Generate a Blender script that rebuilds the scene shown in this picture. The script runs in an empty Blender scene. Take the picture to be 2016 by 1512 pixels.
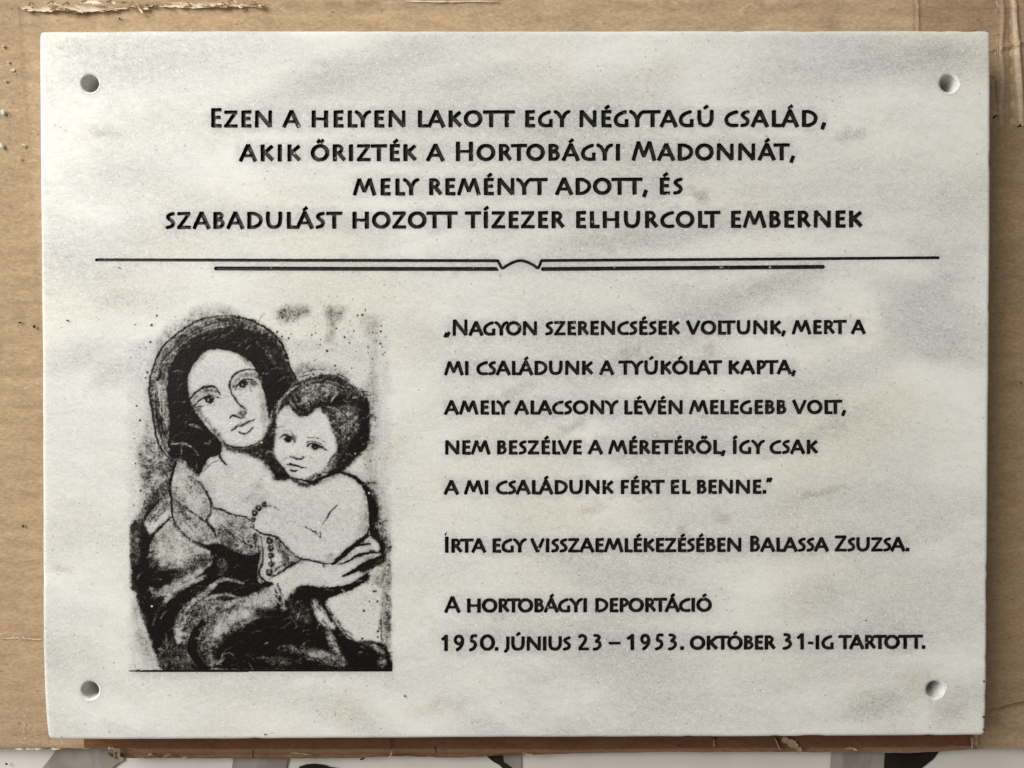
import bpy, bmesh, math, random
import numpy as np
from mathutils import Vector
from mathutils.geometry import delaunay_2d_cdt

SC = bpy.context.scene
COL = SC.collection
random.seed(7)
RNG = np.random.default_rng(11)

# ------------------------------------------------------------------ camera
CAM_ROT = (-0.00894463, -0.0043604, -0.00125574)
CAM_LOC = (-0.00319891, 0.00352727, 0.32138105)
FPX = 1500.0                                   # focal length in photo pixels (photo 2016 wide)
cd = bpy.data.cameras.new('camera')
cd.sensor_width = 36.0
cd.lens = FPX / 2016.0 * 36.0
cd.clip_start = 0.01
cd.clip_end = 20
cam = bpy.data.objects.new('camera', cd)
cam.location = CAM_LOC
cam.rotation_euler = CAM_ROT
COL.objects.link(cam)
SC.camera = cam

# ------------------------------------------------------------------ light
w = bpy.data.worlds.new('World')
SC.world = w
w.use_nodes = True
wn = w.node_tree.nodes
wn['Background'].inputs[0].default_value = (1.0, 0.945, 0.875, 1)
wn['Background'].inputs[1].default_value = 0.19

def area_lamp(name, loc, target, sx, sy, power, color):
    l = bpy.data.lights.new(name, 'AREA')
    l.shape = 'RECTANGLE'
    l.size, l.size_y = sx, sy
    l.energy = power
    l.color = color
    o = bpy.data.objects.new(name, l)
    o.location = loc
    o.rotation_euler = (Vector(target) - Vector(loc)).to_track_quat('-Z', 'Y').to_euler()
    COL.objects.link(o)
    return o
# daylight from a window up and to the left of the slab
area_lamp('window_light', (-1.24, 0.78, 1.08), (0.0, 0.0, 0), 1.15, 1.15, 44, (1.0, 0.99, 0.955))

vs = SC.view_settings
SC.display_settings.display_device = 'sRGB'
vs.view_transform = 'Standard'
vs.look = 'None'
vs.exposure = 0.0
vs.gamma = 1.0
SC.cycles.use_denoising = True
SC.cycles.max_bounces = 6
SC.cycles.transparent_max_bounces = 6

# ------------------------------------------------------------------ pixel measurements of the photo -> metres
def _R():
    rx, ry, rz = CAM_ROT
    cx, sx = math.cos(rx), math.sin(rx); cy, sy = math.cos(ry), math.sin(ry); cz, sz = math.cos(rz), math.sin(rz)
    X = np.array([[1, 0, 0], [0, cx, -sx], [0, sx, cx]])
    Y = np.array([[cy, 0, sy], [0, 1, 0], [-sy, 0, cy]])
    Z = np.array([[cz, -sz, 0], [sz, cz, 0], [0, 0, 1]])
    return Z @ Y @ X
RM = _R()
def P(x, y, z=0.0):
    """position on the horizontal plane at height z of a point measured in the photo (arrays allowed)"""
    x = np.asarray(x, float); y = np.asarray(y, float); z = np.asarray(z, float)
    d = np.stack(np.broadcast_arrays((x - 1008) / FPX, -(y - 756) / FPX, -1.0), -1) @ RM.T
    t = (z - CAM_LOC[2]) / d[..., 2]
    return CAM_LOC[0] + d[..., 0] * t, CAM_LOC[1] + d[..., 1] * t
MMPX = 0.4 / 1868 * 1000
RESIDUE_HALO = [(416, 1626, 234, 18), (470, 1565, 300, 18), (695, 1344, 367, 18), (325, 1698, 433, 18), (420, 1625, 521, 9), (880, 1704, 645, 15), (875, 1567, 724, 15),
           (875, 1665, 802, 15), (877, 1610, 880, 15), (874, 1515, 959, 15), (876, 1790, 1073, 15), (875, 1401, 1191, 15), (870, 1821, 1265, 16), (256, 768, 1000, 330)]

# ------------------------------------------------------------------ object helpers
def put(o, parent=None, label=None, cat=None, group=None, kind=None):
    COL.objects.link(o)
    if parent: o.parent = parent
    if label: o['label'] = label
    if cat: o['category'] = cat
    if group: o['group'] = group
    if kind: o['kind'] = kind
    return o

def mesh_obj(name, verts, faces, mat, parent=None, smooth=False, **kw):
    me = bpy.data.meshes.new(name)
    me.from_pydata([tuple(map(float, v)) for v in verts], [], [tuple(f) for f in faces])
    me.materials.append(mat)
    if smooth: me.polygons.foreach_set('use_smooth', [True] * len(me.polygons))
    me.update()
    return put(bpy.data.objects.new(name, me), parent, **kw)

def quads_obj(name, V, F, mat, parent=None, smooth=True, attrs=None, **kw):
    """numpy mesh of quads"""
    me = bpy.data.meshes.new(name)
    me.vertices.add(len(V)); me.vertices.foreach_set('co', V.astype(np.float32).ravel())
    me.loops.add(F.size); me.loops.foreach_set('vertex_index', F.astype(np.int32).ravel())
    me.polygons.add(len(F))
    me.polygons.foreach_set('loop_start', np.arange(0, F.size, 4, dtype=np.int32))
    me.polygons.foreach_set('loop_total', np.full(len(F), 4, dtype=np.int32))
    if smooth: me.polygons.foreach_set('use_smooth', np.ones(len(F), bool))
    for k, a in (attrs or {}).items():
        at = me.attributes.new(k, 'FLOAT', 'POINT')
        at.data.foreach_set('value', a.astype(np.float32).ravel())
    me.materials.append(mat)
    me.update(calc_edges=True); me.validate()
    return put(bpy.data.objects.new(name, me), parent, **kw)

def empty(name, loc=(0, 0, 0), parent=None, **kw):
    o = bpy.data.objects.new(name, None)
    o.location = loc
    o.empty_display_size = 0.01
    return put(o, parent, **kw)

# ------------------------------------------------------------------ noise
def vnoise(h, w_, cell, seed, cy=None):
    r = np.random.default_rng(seed)
    cy = cy or cell
    gh, gw = int(h / cy) + 3, int(w_ / cell) + 3
    g = r.random((gh, gw))
    yy = np.arange(h) / cy; xx = np.arange(w_) / cell
    y0 = yy.astype(int); x0 = xx.astype(int)
    fy = yy - y0; fx = xx - x0
    fy = (fy * fy * (3 - 2 * fy))[:, None]; fx = (fx * fx * (3 - 2 * fx))[None]
    a = g[y0][:, x0]; b = g[y0][:, x0 + 1]; c = g[y0 + 1][:, x0]; d = g[y0 + 1][:, x0 + 1]
    return (a * (1 - fx) + b * fx) * (1 - fy) + (c * (1 - fx) + d * fx) * fy
def jit(n, cell, amp, seed):
    return (vnoise(1, n, cell, seed)[0] - .5) * 2 * amp

def catmull(pts, closed=False, n=8):
    p = np.array(pts, float)
    if len(p) < 3 and not closed:
        t = np.linspace(0, 1, n * 2)[:, None]
        return p[0] * (1 - t) + p[-1] * t
    if closed: q = np.vstack([p[-1:], p, p[:2]])
    else: q = np.vstack([2 * p[0] - p[1], p, 2 * p[-1] - p[-2]])
    out = []
    for i in range(1, len(q) - 2):
        t = np.linspace(0, 1, n, endpoint=False)[:, None]
        a, b, c, d = q[i - 1], q[i], q[i + 1], q[i + 2]
        out.append(.5 * ((2 * b) + (c - a) * t + (2 * a - 5 * b + 4 * c - d) * t ** 2 + (3 * b - a - 3 * c + d) * t ** 3))
    r = np.vstack(out)
    if not closed: r = np.vstack([r, p[-1:]])
    return r

# ------------------------------------------------------------------ materials
class NT:
    def __init__(s, name):
        s.m = bpy.data.materials.new(name); s.m.use_nodes = True
        s.t = s.m.node_tree; s.n = s.t.nodes; s.l = s.t.links
        s.b = s.n['Principled BSDF']
    def node(s, typ, **kw):
        n = s.n.new(typ)
        for k, v in kw.items():
            if k.startswith('i_'):
                key = k[2:]
                n.inputs[int(key) if key.isdigit() else key.replace('_', ' ')].default_value = v
            else: setattr(n, k, v)
        return n
    def link(s, a, b): s.l.new(a, b)
    def coord(s, scale=(1, 1, 1), rot=0, obj=False):
        g = s.node('ShaderNodeNewGeometry') if not obj else s.node('ShaderNodeTexCoord')
        mp = s.node('ShaderNodeMapping')
        mp.inputs['Scale'].default_value = scale
        mp.inputs['Rotation'].default_value = (0, 0, rot)
        s.link(g.outputs['Object'] if obj else g.outputs['Position'], mp.inputs['Vector'])
        return mp.outputs[0]
    def noise(s, vec, scale, detail=4, rough=.55, dist=0):
        n = s.node('ShaderNodeTexNoise')
        n.inputs['Scale'].default_value = scale; n.inputs['Detail'].default_value = detail
        n.inputs['Roughness'].default_value = rough; n.inputs['Distortion'].default_value = dist
        s.link(vec, n.inputs['Vector'])
        return n.outputs['Fac']
    def ramp(s, fac, stops):
        r = s.node('ShaderNodeValToRGB')
        e = r.color_ramp.elements
        while len(e) < len(stops): e.new(.5)
        for el, (p_, c) in zip(e, stops):
            el.position = p_
            el.color = (*c, 1) if hasattr(c, '__len__') else (c, c, c, 1)
        s.link(fac, r.inputs[0])
        return r.outputs[0]
    def mix(s, fac, a, b, mode='MIX'):
        m = s.node('ShaderNodeMix', data_type='RGBA', blend_type=mode)
        for sock, v in ((m.inputs[0], fac), (m.inputs[6], a), (m.inputs[7], b)):
            if isinstance(v, bpy.types.NodeSocket): s.link(v, sock)
            elif hasattr(v, '__len__'): sock.default_value = (*v, 1)
            else: sock.default_value = v
        return m.outputs[2]
    def math(s, op, a, b=0.0, c=0.0):
        m = s.node('ShaderNodeMath', operation=op)
        for sock, v in zip(m.inputs, (a, b, c)):
            if isinstance(v, bpy.types.NodeSocket): s.link(v, sock)
            else: sock.default_value = v
        return m.outputs[0]
    def maprange(s, v, a, b, c=0, d=1, smooth=True):
        m = s.node('ShaderNodeMapRange')
        if smooth: m.interpolation_type = 'SMOOTHSTEP'
        s.link(v, m.inputs[0])
        for i, x in enumerate((a, b, c, d)): m.inputs[i + 1].default_value = x
        return m.outputs[0]
    def bump(s, h, strength, dist, prev=None):
        b = s.node('ShaderNodeBump')
        b.inputs['Strength'].default_value = strength; b.inputs['Distance'].default_value = dist
        s.link(h, b.inputs['Height'])
        if prev: s.link(prev, b.inputs['Normal'])
        return b.outputs[0]

def marble_material():
    s = NT('white_marble')
    v = s.coord()
    vd = s.coord((1, 2.0, 1), math.radians(-24))
    base = s.ramp(s.noise(vd, 9, 5, .5, .4), [(.32, (.65, .65, .61)), (.48, (.785, .78, .73)), (.64, (.90, .895, .845))])
    # broad grey clouds drifting up to the right
    cl = s.maprange(s.noise(s.coord((1, 2.2, 1), math.radians(-28)), 8, 4, .5, .4), .50, .72)
    base = s.mix(s.math('MULTIPLY', cl, .62), base, (.49, .495, .49))
    vn = s.noise(s.coord((1, 3.4, 1), math.radians(-32)), 13, 5, .6, 1.4)
    vein = s.math('MULTIPLY', s.maprange(vn, .435, .49), s.maprange(vn, .545, .50))
    base = s.mix(s.math('MULTIPLY', vein, .09), base, (.48, .485, .475))
    lt = s.maprange(s.noise(s.coord((1, 1.7, 1), math.radians(-30)), 13, 4, .55, .3), .54, .70)
    base = s.mix(s.math('MULTIPLY', lt, .50), base, (.93, .915, .875))
    # faint yellow and pinkish tints
    base = s.mix(s.math('MULTIPLY', s.maprange(s.noise(v, 11, 2), .48, .70), .38), base, (.80, .75, .62))
    base = s.mix(s.math('MULTIPLY', s.maprange(s.noise(s.coord((1.3, 1, 1)), 17, 2), .58, .78), .18), base, (.72, .65, .61))
    # located stains: photo x, y, radius x, radius y, tilt deg, colour, strength
    geo = s.node('ShaderNodeNewGeometry')
    wob = s.node('ShaderNodeTexNoise'); wob.inputs['Scale'].default_value = 160; wob.inputs['Detail'].default_value = 3
    s.link(geo.outputs['Position'], wob.inputs['Vector'])
    off = s.node('ShaderNodeVectorMath', operation='MULTIPLY_ADD')
    s.link(wob.outputs['Color'], off.inputs[0]); off.inputs[1].default_value = (.009, .009, 0)
    sub = s.node('ShaderNodeVectorMath', operation='SUBTRACT')
    s.link(geo.outputs['Position'], sub.inputs[0]); sub.inputs[1].default_value = (.0045, .0045, 0)
    s.link(sub.outputs[0], off.inputs[2])
    GB = (.49, .50, .505)
    G, B_, Y_ = (.42, .41, .38), (.40, .30, .25), (.60, .55, .42)
    for (x, y, rx, ry, a, c, k) in [
        (1378, 386, 22, 17, -30, B_, .6), (1424, 1018, 17, 12, 0, B_, .45), (1346, 1050, 24, 12, -35, B_, .45), (1166, 1000, 26, 14, 20, B_, .28),
        (206, 262, 34, 15, -15, G, .5), (1680, 266, 30, 13, 0, G, .5), (140, 95, 36, 16, 0, G, .35), (300, 120, 260, 55, 8, GB, .42), (700, 150, 230, 45, 20, GB, .40), (1080, 200, 240, 60, 6, GB, .34), (1700, 130, 240, 60, -4, GB, .40), (250, 470, 180, 50, 14, GB, .20), (1250, 480, 260, 36, 8, GB, .40), (1450, 600, 260, 36, 20, GB, .38), (1640, 740, 260, 40, 18, GB, .36), (1330, 860, 260, 34, 14, GB, .34), (1500, 1000, 280, 46, 10, GB, .30), (1700, 1260, 260, 70, 12, GB, .30), (150, 700, 110, 40, 30, GB, .26), (1100, 790, 160, 34, 24, GB, .36), (1395, 688, 13, 12, 0, B_, .4),
        (1235, 700, 26, 14, 25, G, .45), (1010, 775, 60, 16, 25, G, .42), (1130, 836, 42, 14, 25, G, .5), (1620, 970, 60, 9, 12, G, .45),
        (1730, 1390, 70, 28, 10, G, .42), (1870, 1400, 45, 36, 50, (.40, .35, .33), .4), (1810, 1340, 40, 30, 40, Y_, .4), (1850, 100, 70, 26, 0, G, .38),
        (230, 590, 46, 18, 10, G, .30), (120, 1120, 22, 8, 0, B_, .4), (215, 740, 50, 22, 35, G, .35), (620, 150, 90, 30, 15, G, .28),
        (960, 150, 140, 26, 10, G, .30), (1520, 560, 120, 22, 18, G, .32), (1640, 840, 90, 22, 25, G, .30), (1500, 230, 160, 50, 20, G, .20),
        (680, 1402, 50, 30, 0, Y_, .35), (860, 1393, 60, 16, 10, Y_, .42), (1600, 1180, 120, 40, 20, G, .28), (1080, 1240, 200, 18, 8, G, .22),
        (1190, 470, 180, 22, 4, G, .28), (420, 250, 60, 40, 0, Y_, .15), (1290, 150, 60, 22, 10, Y_, .3), (760, 900, 60, 30, 40, Y_, .25)]:
        X0, Y0 = P(x, y)
        mp = s.node('ShaderNodeMapping', vector_type='TEXTURE')
        mp.inputs['Location'].default_value = (float(X0), float(Y0), 0)
        mp.inputs['Rotation'].default_value = (0, 0, math.radians(a))
        mp.inputs['Scale'].default_value = (rx * MMPX / 1000 * 1.6, ry * MMPX / 1000 * 1.6, 1)
        s.link(off.outputs[0], mp.inputs[0])
        ln = s.node('ShaderNodeVectorMath', operation='LENGTH'); s.link(mp.outputs[0], ln.inputs[0])
        f = s.maprange(ln.outputs['Value'], 1.0, 0.0, 0, k)
        base = s.mix(f, base, c)
    # grey bands along the carved lines, paint residue plus painted-in translucent shade halo: photo x0, x1, y
    for (xa_, xb_, yc_, hh_) in RESIDUE_HALO:
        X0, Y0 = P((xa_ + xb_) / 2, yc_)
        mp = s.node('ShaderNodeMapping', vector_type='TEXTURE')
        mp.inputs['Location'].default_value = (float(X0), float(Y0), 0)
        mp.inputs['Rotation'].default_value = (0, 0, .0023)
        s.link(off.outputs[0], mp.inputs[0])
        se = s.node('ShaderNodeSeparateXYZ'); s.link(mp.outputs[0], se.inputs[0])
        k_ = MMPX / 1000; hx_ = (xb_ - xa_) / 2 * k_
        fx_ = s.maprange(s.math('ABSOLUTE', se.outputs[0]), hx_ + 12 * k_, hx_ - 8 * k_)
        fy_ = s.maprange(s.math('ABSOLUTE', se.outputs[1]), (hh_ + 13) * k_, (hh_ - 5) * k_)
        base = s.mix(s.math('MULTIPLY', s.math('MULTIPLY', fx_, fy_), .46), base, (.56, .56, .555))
    # crystalline grain
    gr = s.noise(s.coord((1, 1.5, 1), .5), 1000, 4, .7, .8)
    base = s.mix(.78, base, s.ramp(gr, [(.32, .26), (.5, .50), (.66, .74)]), 'OVERLAY')
    gr2 = s.noise(s.coord((1, 1.7, 1), .45), 300, 4, .65, .5)
    base = s.mix(.45, base, s.ramp(gr2, [(.36, .34), (.52, .50), (.66, .66)]), 'OVERLAY')
    # tiny grey pits and bright crystals
    vo = s.node('ShaderNodeTexVoronoi'); vo.inputs['Scale'].default_value = 900; s.link(v, vo.inputs['Vector'])
    sx = s.node('ShaderNodeSeparateColor'); s.link(vo.outputs['Color'], sx.inputs[0])
    patch = s.maprange(s.noise(v, 42, 3), .48, .66, .965, .995)
    pit = s.math('MULTIPLY', s.math('GREATER_THAN', sx.outputs[0], s.math('SUBTRACT', 1.96, patch)), s.maprange(vo.outputs['Distance'], .55, .15))
    base = s.mix(s.math('MULTIPLY', pit, .55), base, (.26, .24, .21))
    spk = s.math('MULTIPLY', s.math('GREATER_THAN', sx.outputs[1], .978), s.maprange(vo.outputs['Distance'], .50, .12))
    base = s.mix(s.math('MULTIPLY', spk, .9), base, (.97, .97, .95))
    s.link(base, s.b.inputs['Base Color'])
    rg = s.ramp(gr2, [(.3, .50), (.7, .32)])
    s.link(s.math('SUBTRACT', rg, s.math('MULTIPLY', spk, .2)), s.b.inputs['Roughness'])
    s.b.inputs['Specular IOR Level'].default_value = .35
    n = s.bump(gr, .35, .00008)
    n = s.bump(gr2, .45, .00025, n)
    s.link(n, s.b.inputs['Normal'])
    s.b.inputs['Subsurface Weight'].default_value = .60
    s.b.inputs['Subsurface Radius'].default_value = (1.0, .92, .80)
    s.b.inputs['Subsurface Scale'].default_value = .0036
    return s.m

def paint_material():
    s = NT('black_enamel_paint')
    v = s.coord()
    n1 = s.noise(v, 900, 3, .6)
    c = s.ramp(s.noise(v, 260, 3), [(.35, (.005, .0045, .004)), (.68, (.034, .032, .027))])
    vo = s.node('ShaderNodeTexVoronoi'); vo.inputs['Scale'].default_value = 520; s.link(v, vo.inputs['Vector'])
    sx = s.node('ShaderNodeSeparateColor'); s.link(vo.outputs['Color'], sx.inputs[0])
    spk = s.math('MULTIPLY', s.math('GREATER_THAN', sx.outputs[1], .955), s.maprange(vo.outputs['Distance'], .34, .12))
    c = s.mix(s.math('MULTIPLY', spk, .9), c, (.72, .72, .68))
    s.link(c, s.b.inputs['Base Color'])
    s.link(s.ramp(n1, [(.3, .30), (.7, .55)]), s.b.inputs['Roughness'])
    s.b.inputs['Specular IOR Level'].default_value = .35
    s.link(s.bump(n1, .5, .00025), s.b.inputs['Normal'])
    return s.m

def ink_material():
    s = NT('black_ink_wash')
    v = s.coord()
    at = s.node('ShaderNodeAttribute', attribute_name='ink')
    c = s.ramp(at.outputs['Fac'], [(0, (.105, .074, .055)), (.60, (.045, .031, .023)), (.93, (.005, .0038, .003))])
    vo = s.node('ShaderNodeTexVoronoi'); vo.inputs['Scale'].default_value = 420; s.link(v, vo.inputs['Vector'])
    sx = s.node('ShaderNodeSeparateColor'); s.link(vo.outputs['Color'], sx.inputs[0])
    spk = s.math('MULTIPLY', s.math('GREATER_THAN', sx.outputs[1], .985), s.maprange(vo.outputs['Distance'], .28, .12))
    s.link(s.mix(s.math('MULTIPLY', spk, .8), c, (.75, .75, .72)), s.b.inputs['Base Color'])
    n1 = s.noise(v, 700, 3, .6)
    s.link(s.ramp(n1, [(.3, .35), (.7, .65)]), s.b.inputs['Roughness'])
    s.b.inputs['Specular IOR Level'].default_value = .16
    s.link(s.bump(n1, .6, .0002), s.b.inputs['Normal'])
    s.link(at.outputs['Fac'], s.b.inputs['Alpha'])
    return s.m

def cardboard_material(name, c0, c1, rough=.85, spec=.2, streak=.5):
    s = NT(name)
    v = s.coord()
    f = s.noise(s.coord((1, 3.2, 1)), 60, 5, .65)
    c = s.ramp(f, [(.3, c0), (.7, c1)])
    c = s.mix(.5, c, s.ramp(s.noise(s.coord((1, 1.8, 1), .5), 520, 4, .7), [(.32, .30), (.5, .5), (.68, .70)]), 'OVERLAY')
    # pale scuffs in the paper fibre
    sc = s.maprange(s.noise(s.coord((1, 2.2, 1), .2), 95, 5, .7, 1.0), .60, .74)
    c = s.mix(s.math('MULTIPLY', sc, streak), c, tuple(min(1, x * 1.45 + .05) for x in c1))
    # dark fibre flecks
    vo = s.node('ShaderNodeTexVoronoi'); vo.inputs['Scale'].default_value = 210; s.link(s.coord((1, 1.6, 1), .8), vo.inputs['Vector'])
    sx = s.node('ShaderNodeSeparateColor'); s.link(vo.outputs['Color'], sx.inputs[0])
    fl = s.math('MULTIPLY', s.math('GREATER_THAN', sx.outputs[0], .93), s.maprange(vo.outputs['Distance'], .22, .08))
    c = s.mix(s.math('MULTIPLY', fl, .55), c, tuple(x * .35 for x in c0))
    s.link(c, s.b.inputs['Base Color'])
    s.b.inputs['Roughness'].default_value = rough
    s.b.inputs['Specular IOR Level'].default_value = spec
    n = s.bump(s.noise(v, 700, 4, .7), .35, .0003)
    n = s.bump(f, .4, .0012, n)
    s.link(n, s.b.inputs['Normal'])
    return s.m

def cloth_material(name, c0, c1, blotch=None):
    s = NT(name)
    v = s.coord((1, 1, 1), math.radians(38))
    wv = s.node('ShaderNodeTexWave', wave_type='BANDS'); wv.inputs['Scale'].default_value = 390; wv.inputs['Distortion'].default_value = .6
    wv.inputs['Detail'].default_value = 1; s.link(v, wv.inputs['Vector'])
    wv2 = s.node('ShaderNodeTexWave', wave_type='BANDS'); wv2.bands_direction = 'Y'; wv2.inputs['Scale'].default_value = 390; wv2.inputs['Distortion'].default_value = .6
    s.link(v, wv2.inputs['Vector'])
    wf = s.math('MULTIPLY', wv.outputs['Fac'], wv2.outputs['Fac'])
    c = s.ramp(s.noise(s.coord(), 30, 4), [(.3, c0), (.7, c1)])
    if blotch: c = s.mix(s.maprange(s.noise(s.coord((1, .5, 1), .6), 70, 3), .5, .6, 0, .7), c, blotch)
    c = s.mix(.35, c, s.ramp(wf, [(0, .33), (1, .62)]), 'OVERLAY')
    s.link(c, s.b.inputs['Base Color'])
    s.b.inputs['Roughness'].default_value = .8
    s.b.inputs['Specular IOR Level'].default_value = .2
    s.link(s.bump(wf, .5, .0002), s.b.inputs['Normal'])
    return s.m

def plain(name, c, rough=.7, spec=.3):
    s = NT(name)
    s.link(s.ramp(s.noise(s.coord(), 1500, 3, .6), [(.3, tuple(x * .7 for x in c)), (.7, tuple(min(1, x * 1.2) for x in c))]), s.b.inputs['Base Color'])
    s.b.inputs['Roughness'].default_value = rough
    s.b.inputs['Specular IOR Level'].default_value = spec
    s.link(s.bump(s.noise(s.coord(), 1200, 3), .5, .0003), s.b.inputs['Normal'])
    return s.m

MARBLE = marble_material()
PAINT = paint_material()
RIM = plain('crushed_white_marble', (.86, .85, .82), .6)
BORE = plain('drilled_marble_wall', (.74, .735, .70), .8)
INK = ink_material()
CARD = cardboard_material('brown_corrugated_cardboard', (.38, .262, .158), (.50, .36, .225))
CARD2 = cardboard_material('lighter_cardboard_face', (.40, .28, .17), (.54, .39, .245))
CARD_TORN = cardboard_material('torn_pale_cardboard', (.64, .51, .36), (.84, .71, .54), streak=.3)
TAPE = cardboard_material('brown_packing_tape', (.32, .21, .115), (.41, .285, .17), rough=.30, spec=.45, streak=.35)
CLOTH = cloth_material('white_tablecloth_weave', (.74, .69, .635), (.83, .79, .73))
LEAF = cloth_material('grey_printed_leaf', (.30, .265, .235), (.42, .38, .34), blotch=(.27, .23, .20))
LEAFD = cloth_material('black_brown_print', (.012, .009, .006), (.035, .024, .016))
CRUMB = plain('dark_seed_crumb', (.03, .018, .012))
CHIP = plain('white_marble_chip', (.80, .74, .62), .8)

# ------------------------------------------------------------------ lettering: strokes -> outlines
HS, HB, HD = .108, .083, .100
def st(*pts, h=HS, smooth=False, n=7, h2=None):
    return (np.array(pts, float), h, h2 if h2 is not None else h, smooth, n)
def ell(cx, cy, rx, ry, h=HS, hv=HB):
    a = np.linspace(0, 2 * math.pi, 41)
    return ('E', np.stack([cx + rx * np.cos(a), cy + ry * np.sin(a)], 1), h, hv)
G = {}
def g(ch, wd, l, r, *strokes): G[ch] = (wd, l, r, strokes)
stem = lambda x, y0=0., y1=1., h=HS: st((x, y0), (x, y1), h=h)
g('A', 1.09, .02, .02, st((.085, .0), (.545, 1.0), h=.096), st((1.005, .0), (.545, 1.0), h=.104), st((.27, .335), (.82, .335), h=.068))
g('B', .67, .15, .06, stem(.108), st((.1, .925), (.36, .92), (.50, .80), (.43, .63), (.15, .54), h=.082, smooth=True), st((.15, .54), (.45, .50), (.57, .30), (.43, .11), (.1, .07), h=.085, smooth=True))
g('C', .83, .06, .03, st((.79, .915), (.52, .85), (.24, .69), (.115, .46), (.20, .20), (.44, .08), (.82, .085), h=.092, smooth=True))
g('D', .93, .15, .06, stem(.108), st((.1, .925), (.42, .91), (.71, .76), (.825, .52), (.71, .25), (.42, .09), (.1, .07), h=.09, smooth=True))
g('E', .58, .15, .06, stem(.108), st((.12, .925), (.57, .935), h=.078, h2=.088), st((.12, .52), (.52, .525), h=.075, h2=.086), st((.12, .072), (.58, .068), h=.078, h2=.09))
g('F', .56, .15, .03, stem(.108), st((.12, .925), (.56, .935), h=.078, h2=.088), st((.12, .50), (.50, .505), h=.075, h2=.086))
g('G', .88, .06, .10, st((.72, .93), (.46, .84), (.21, .67), (.11, .44), (.19, .19), (.44, .075), (.80, .085), h=.092, smooth=True), st((.785, .0), (.785, .46), h=.092))
g('H', .97, .15, .15, stem(.108), stem(.865), st((.12, .50), (.85, .50), h=.066))
g('I', .216, .15, .15, stem(.108))
g('J', .36, .0, .13, st((.25, 1.), (.25, .30), (.20, .07), (.06, -.08), h=.095, smooth=True))
g('K', .80, .15, .02, stem(.108), st((.16, .46), (.70, .915), h=.092), st((.26, .55), (.72, .065), h=.1))
g('L', .56, .15, .02, stem(.108), st((.12, .072), (.56, .068), h=.078, h2=.088))
g('M', 1.41, .04, .04, st((.085, .0), (.385, .985), h=.092), st((.385, .985), (.70, .20), h=.088), st((.70, .20), (1.025, .985), h=.088), st((1.325, .0), (1.025, .985), h=.1))
g('N', 1.02, .14, .14, st((.10, .0), (.115, 1.0), h=.094), st((.115, .97), (.92, .04), h=.100), st((.925, .02), (.925, 1.0), h=.088))
g('O', 1.10, .06, .06, ell(.55, .5, .45, .425))
g('P', .63, .15, .02, stem(.108), st((.1, .925), (.38, .915), (.54, .72), (.40, .50), (.14, .44), h=.084, smooth=True))
g('R', .78, .15, .02, stem(.108), st((.1, .925), (.38, .915), (.535, .74), (.42, .54), (.16, .47), h=.082, smooth=True), st((.34, .50), (.70, .055), h=.1))
g('S', .59, .05, .04, st((.52, .925), (.28, .86), (.15, .73), (.26, .58), (.42, .46), (.48, .30), (.36, .13), (.07, .065), h=.088, smooth=True))
g('T', .96, .02, .02, st((.0, .915), (.96, .925), h=.083), stem(.48, 0, .93))
g('U', .96, .13, .13, st((.102, 1.), (.10, .48), (.20, .17), (.47, .08), (.74, .17), (.85, .48), (.86, 1.), h=.096, smooth=True))
g('V', 1.05, .02, .02, st((.085, 1.0), (.525, .03), h=.102), st((.965, 1.0), (.525, .03), h=.088))
g('Y', .96, .02, .02, st((.045, .95), (.26, .80), (.47, .47), h=.088, smooth=True), st((.925, .95), (.69, .82), (.49, .47), h=.088, smooth=True), st((.48, .0), (.48, .52), h=HS))
g('Z', .85, .05, .05, st((.04, .92), (.80, .925), h=.08), st((.72, .90), (.13, .09), h=.085), st((.03, .073), (.83, .073), h=.08))
g('.', .23, .10, .04, st((.115, .0), (.115, .22), h=.11))
g(',', .34, .08, .0, st((.24, .24), (.10, -.15), h=.095))
g('-', .40, .05, .05, st((.02, .45), (.38, .45), h=.075))
g('–', .78, .1, .1, st((0, .50), (.78, .50), h=.07))
g('„', .50, .0, .08, st((.07, -.12), (.20, .18), h=.085), st((.22, -.10), (.40, .22), h=.10))
g('”', .44, .02, .0, st((.06, .86), (.15, 1.13), h=.075), st((.22, .86), (.36, 1.14), h=.085))
dg = 1.17
def D_(*p, **k): return st(*[(x * dg, y * dg) for x, y in p], **k)
g('1', .40, .12, .12, D_((.02, .70), (.27, .93), h=.085), D_((.27, 0), (.27, .985), h=HS))
g('9', .76, .08, .08, ell(.36, .79, .265, .285, .095, .08), D_((.535, .72), (.52, .45), (.40, .22), (.18, .03), h=.092, smooth=True))
g('5', .62, .08, .08, D_((.53, .94), (.22, .94), h=.08), D_((.19, .95), (.155, .60), h=.08), D_((.15, .60), (.36, .54), (.44, .34), (.32, .13), (.05, .03), h=.09, smooth=True))
g('0', 1.08, .06, .06, ell(.54, .585, .435, .50))
g('2', .78, .08, .08, D_((.08, .84), (.28, .93), (.47, .80), (.42, .52), (.10, .09), h=.09, smooth=True), D_((.06, .07), (.67, .07), h=.08))
g('3', .62, .08, .08, D_((.08, .93), (.32, .90), (.40, .76), (.20, .55), h=.088, smooth=True), D_((.18, .56), (.40, .49), (.46, .29), (.30, .10), (.04, .035), h=.09, smooth=True))
ACC = {'Á': 'A', 'É': 'E', 'Í': 'I', 'Ó': 'O', 'Ú': 'U', 'Ő': 'O', 'Ö': 'O', 'Ü': 'U'}
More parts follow.
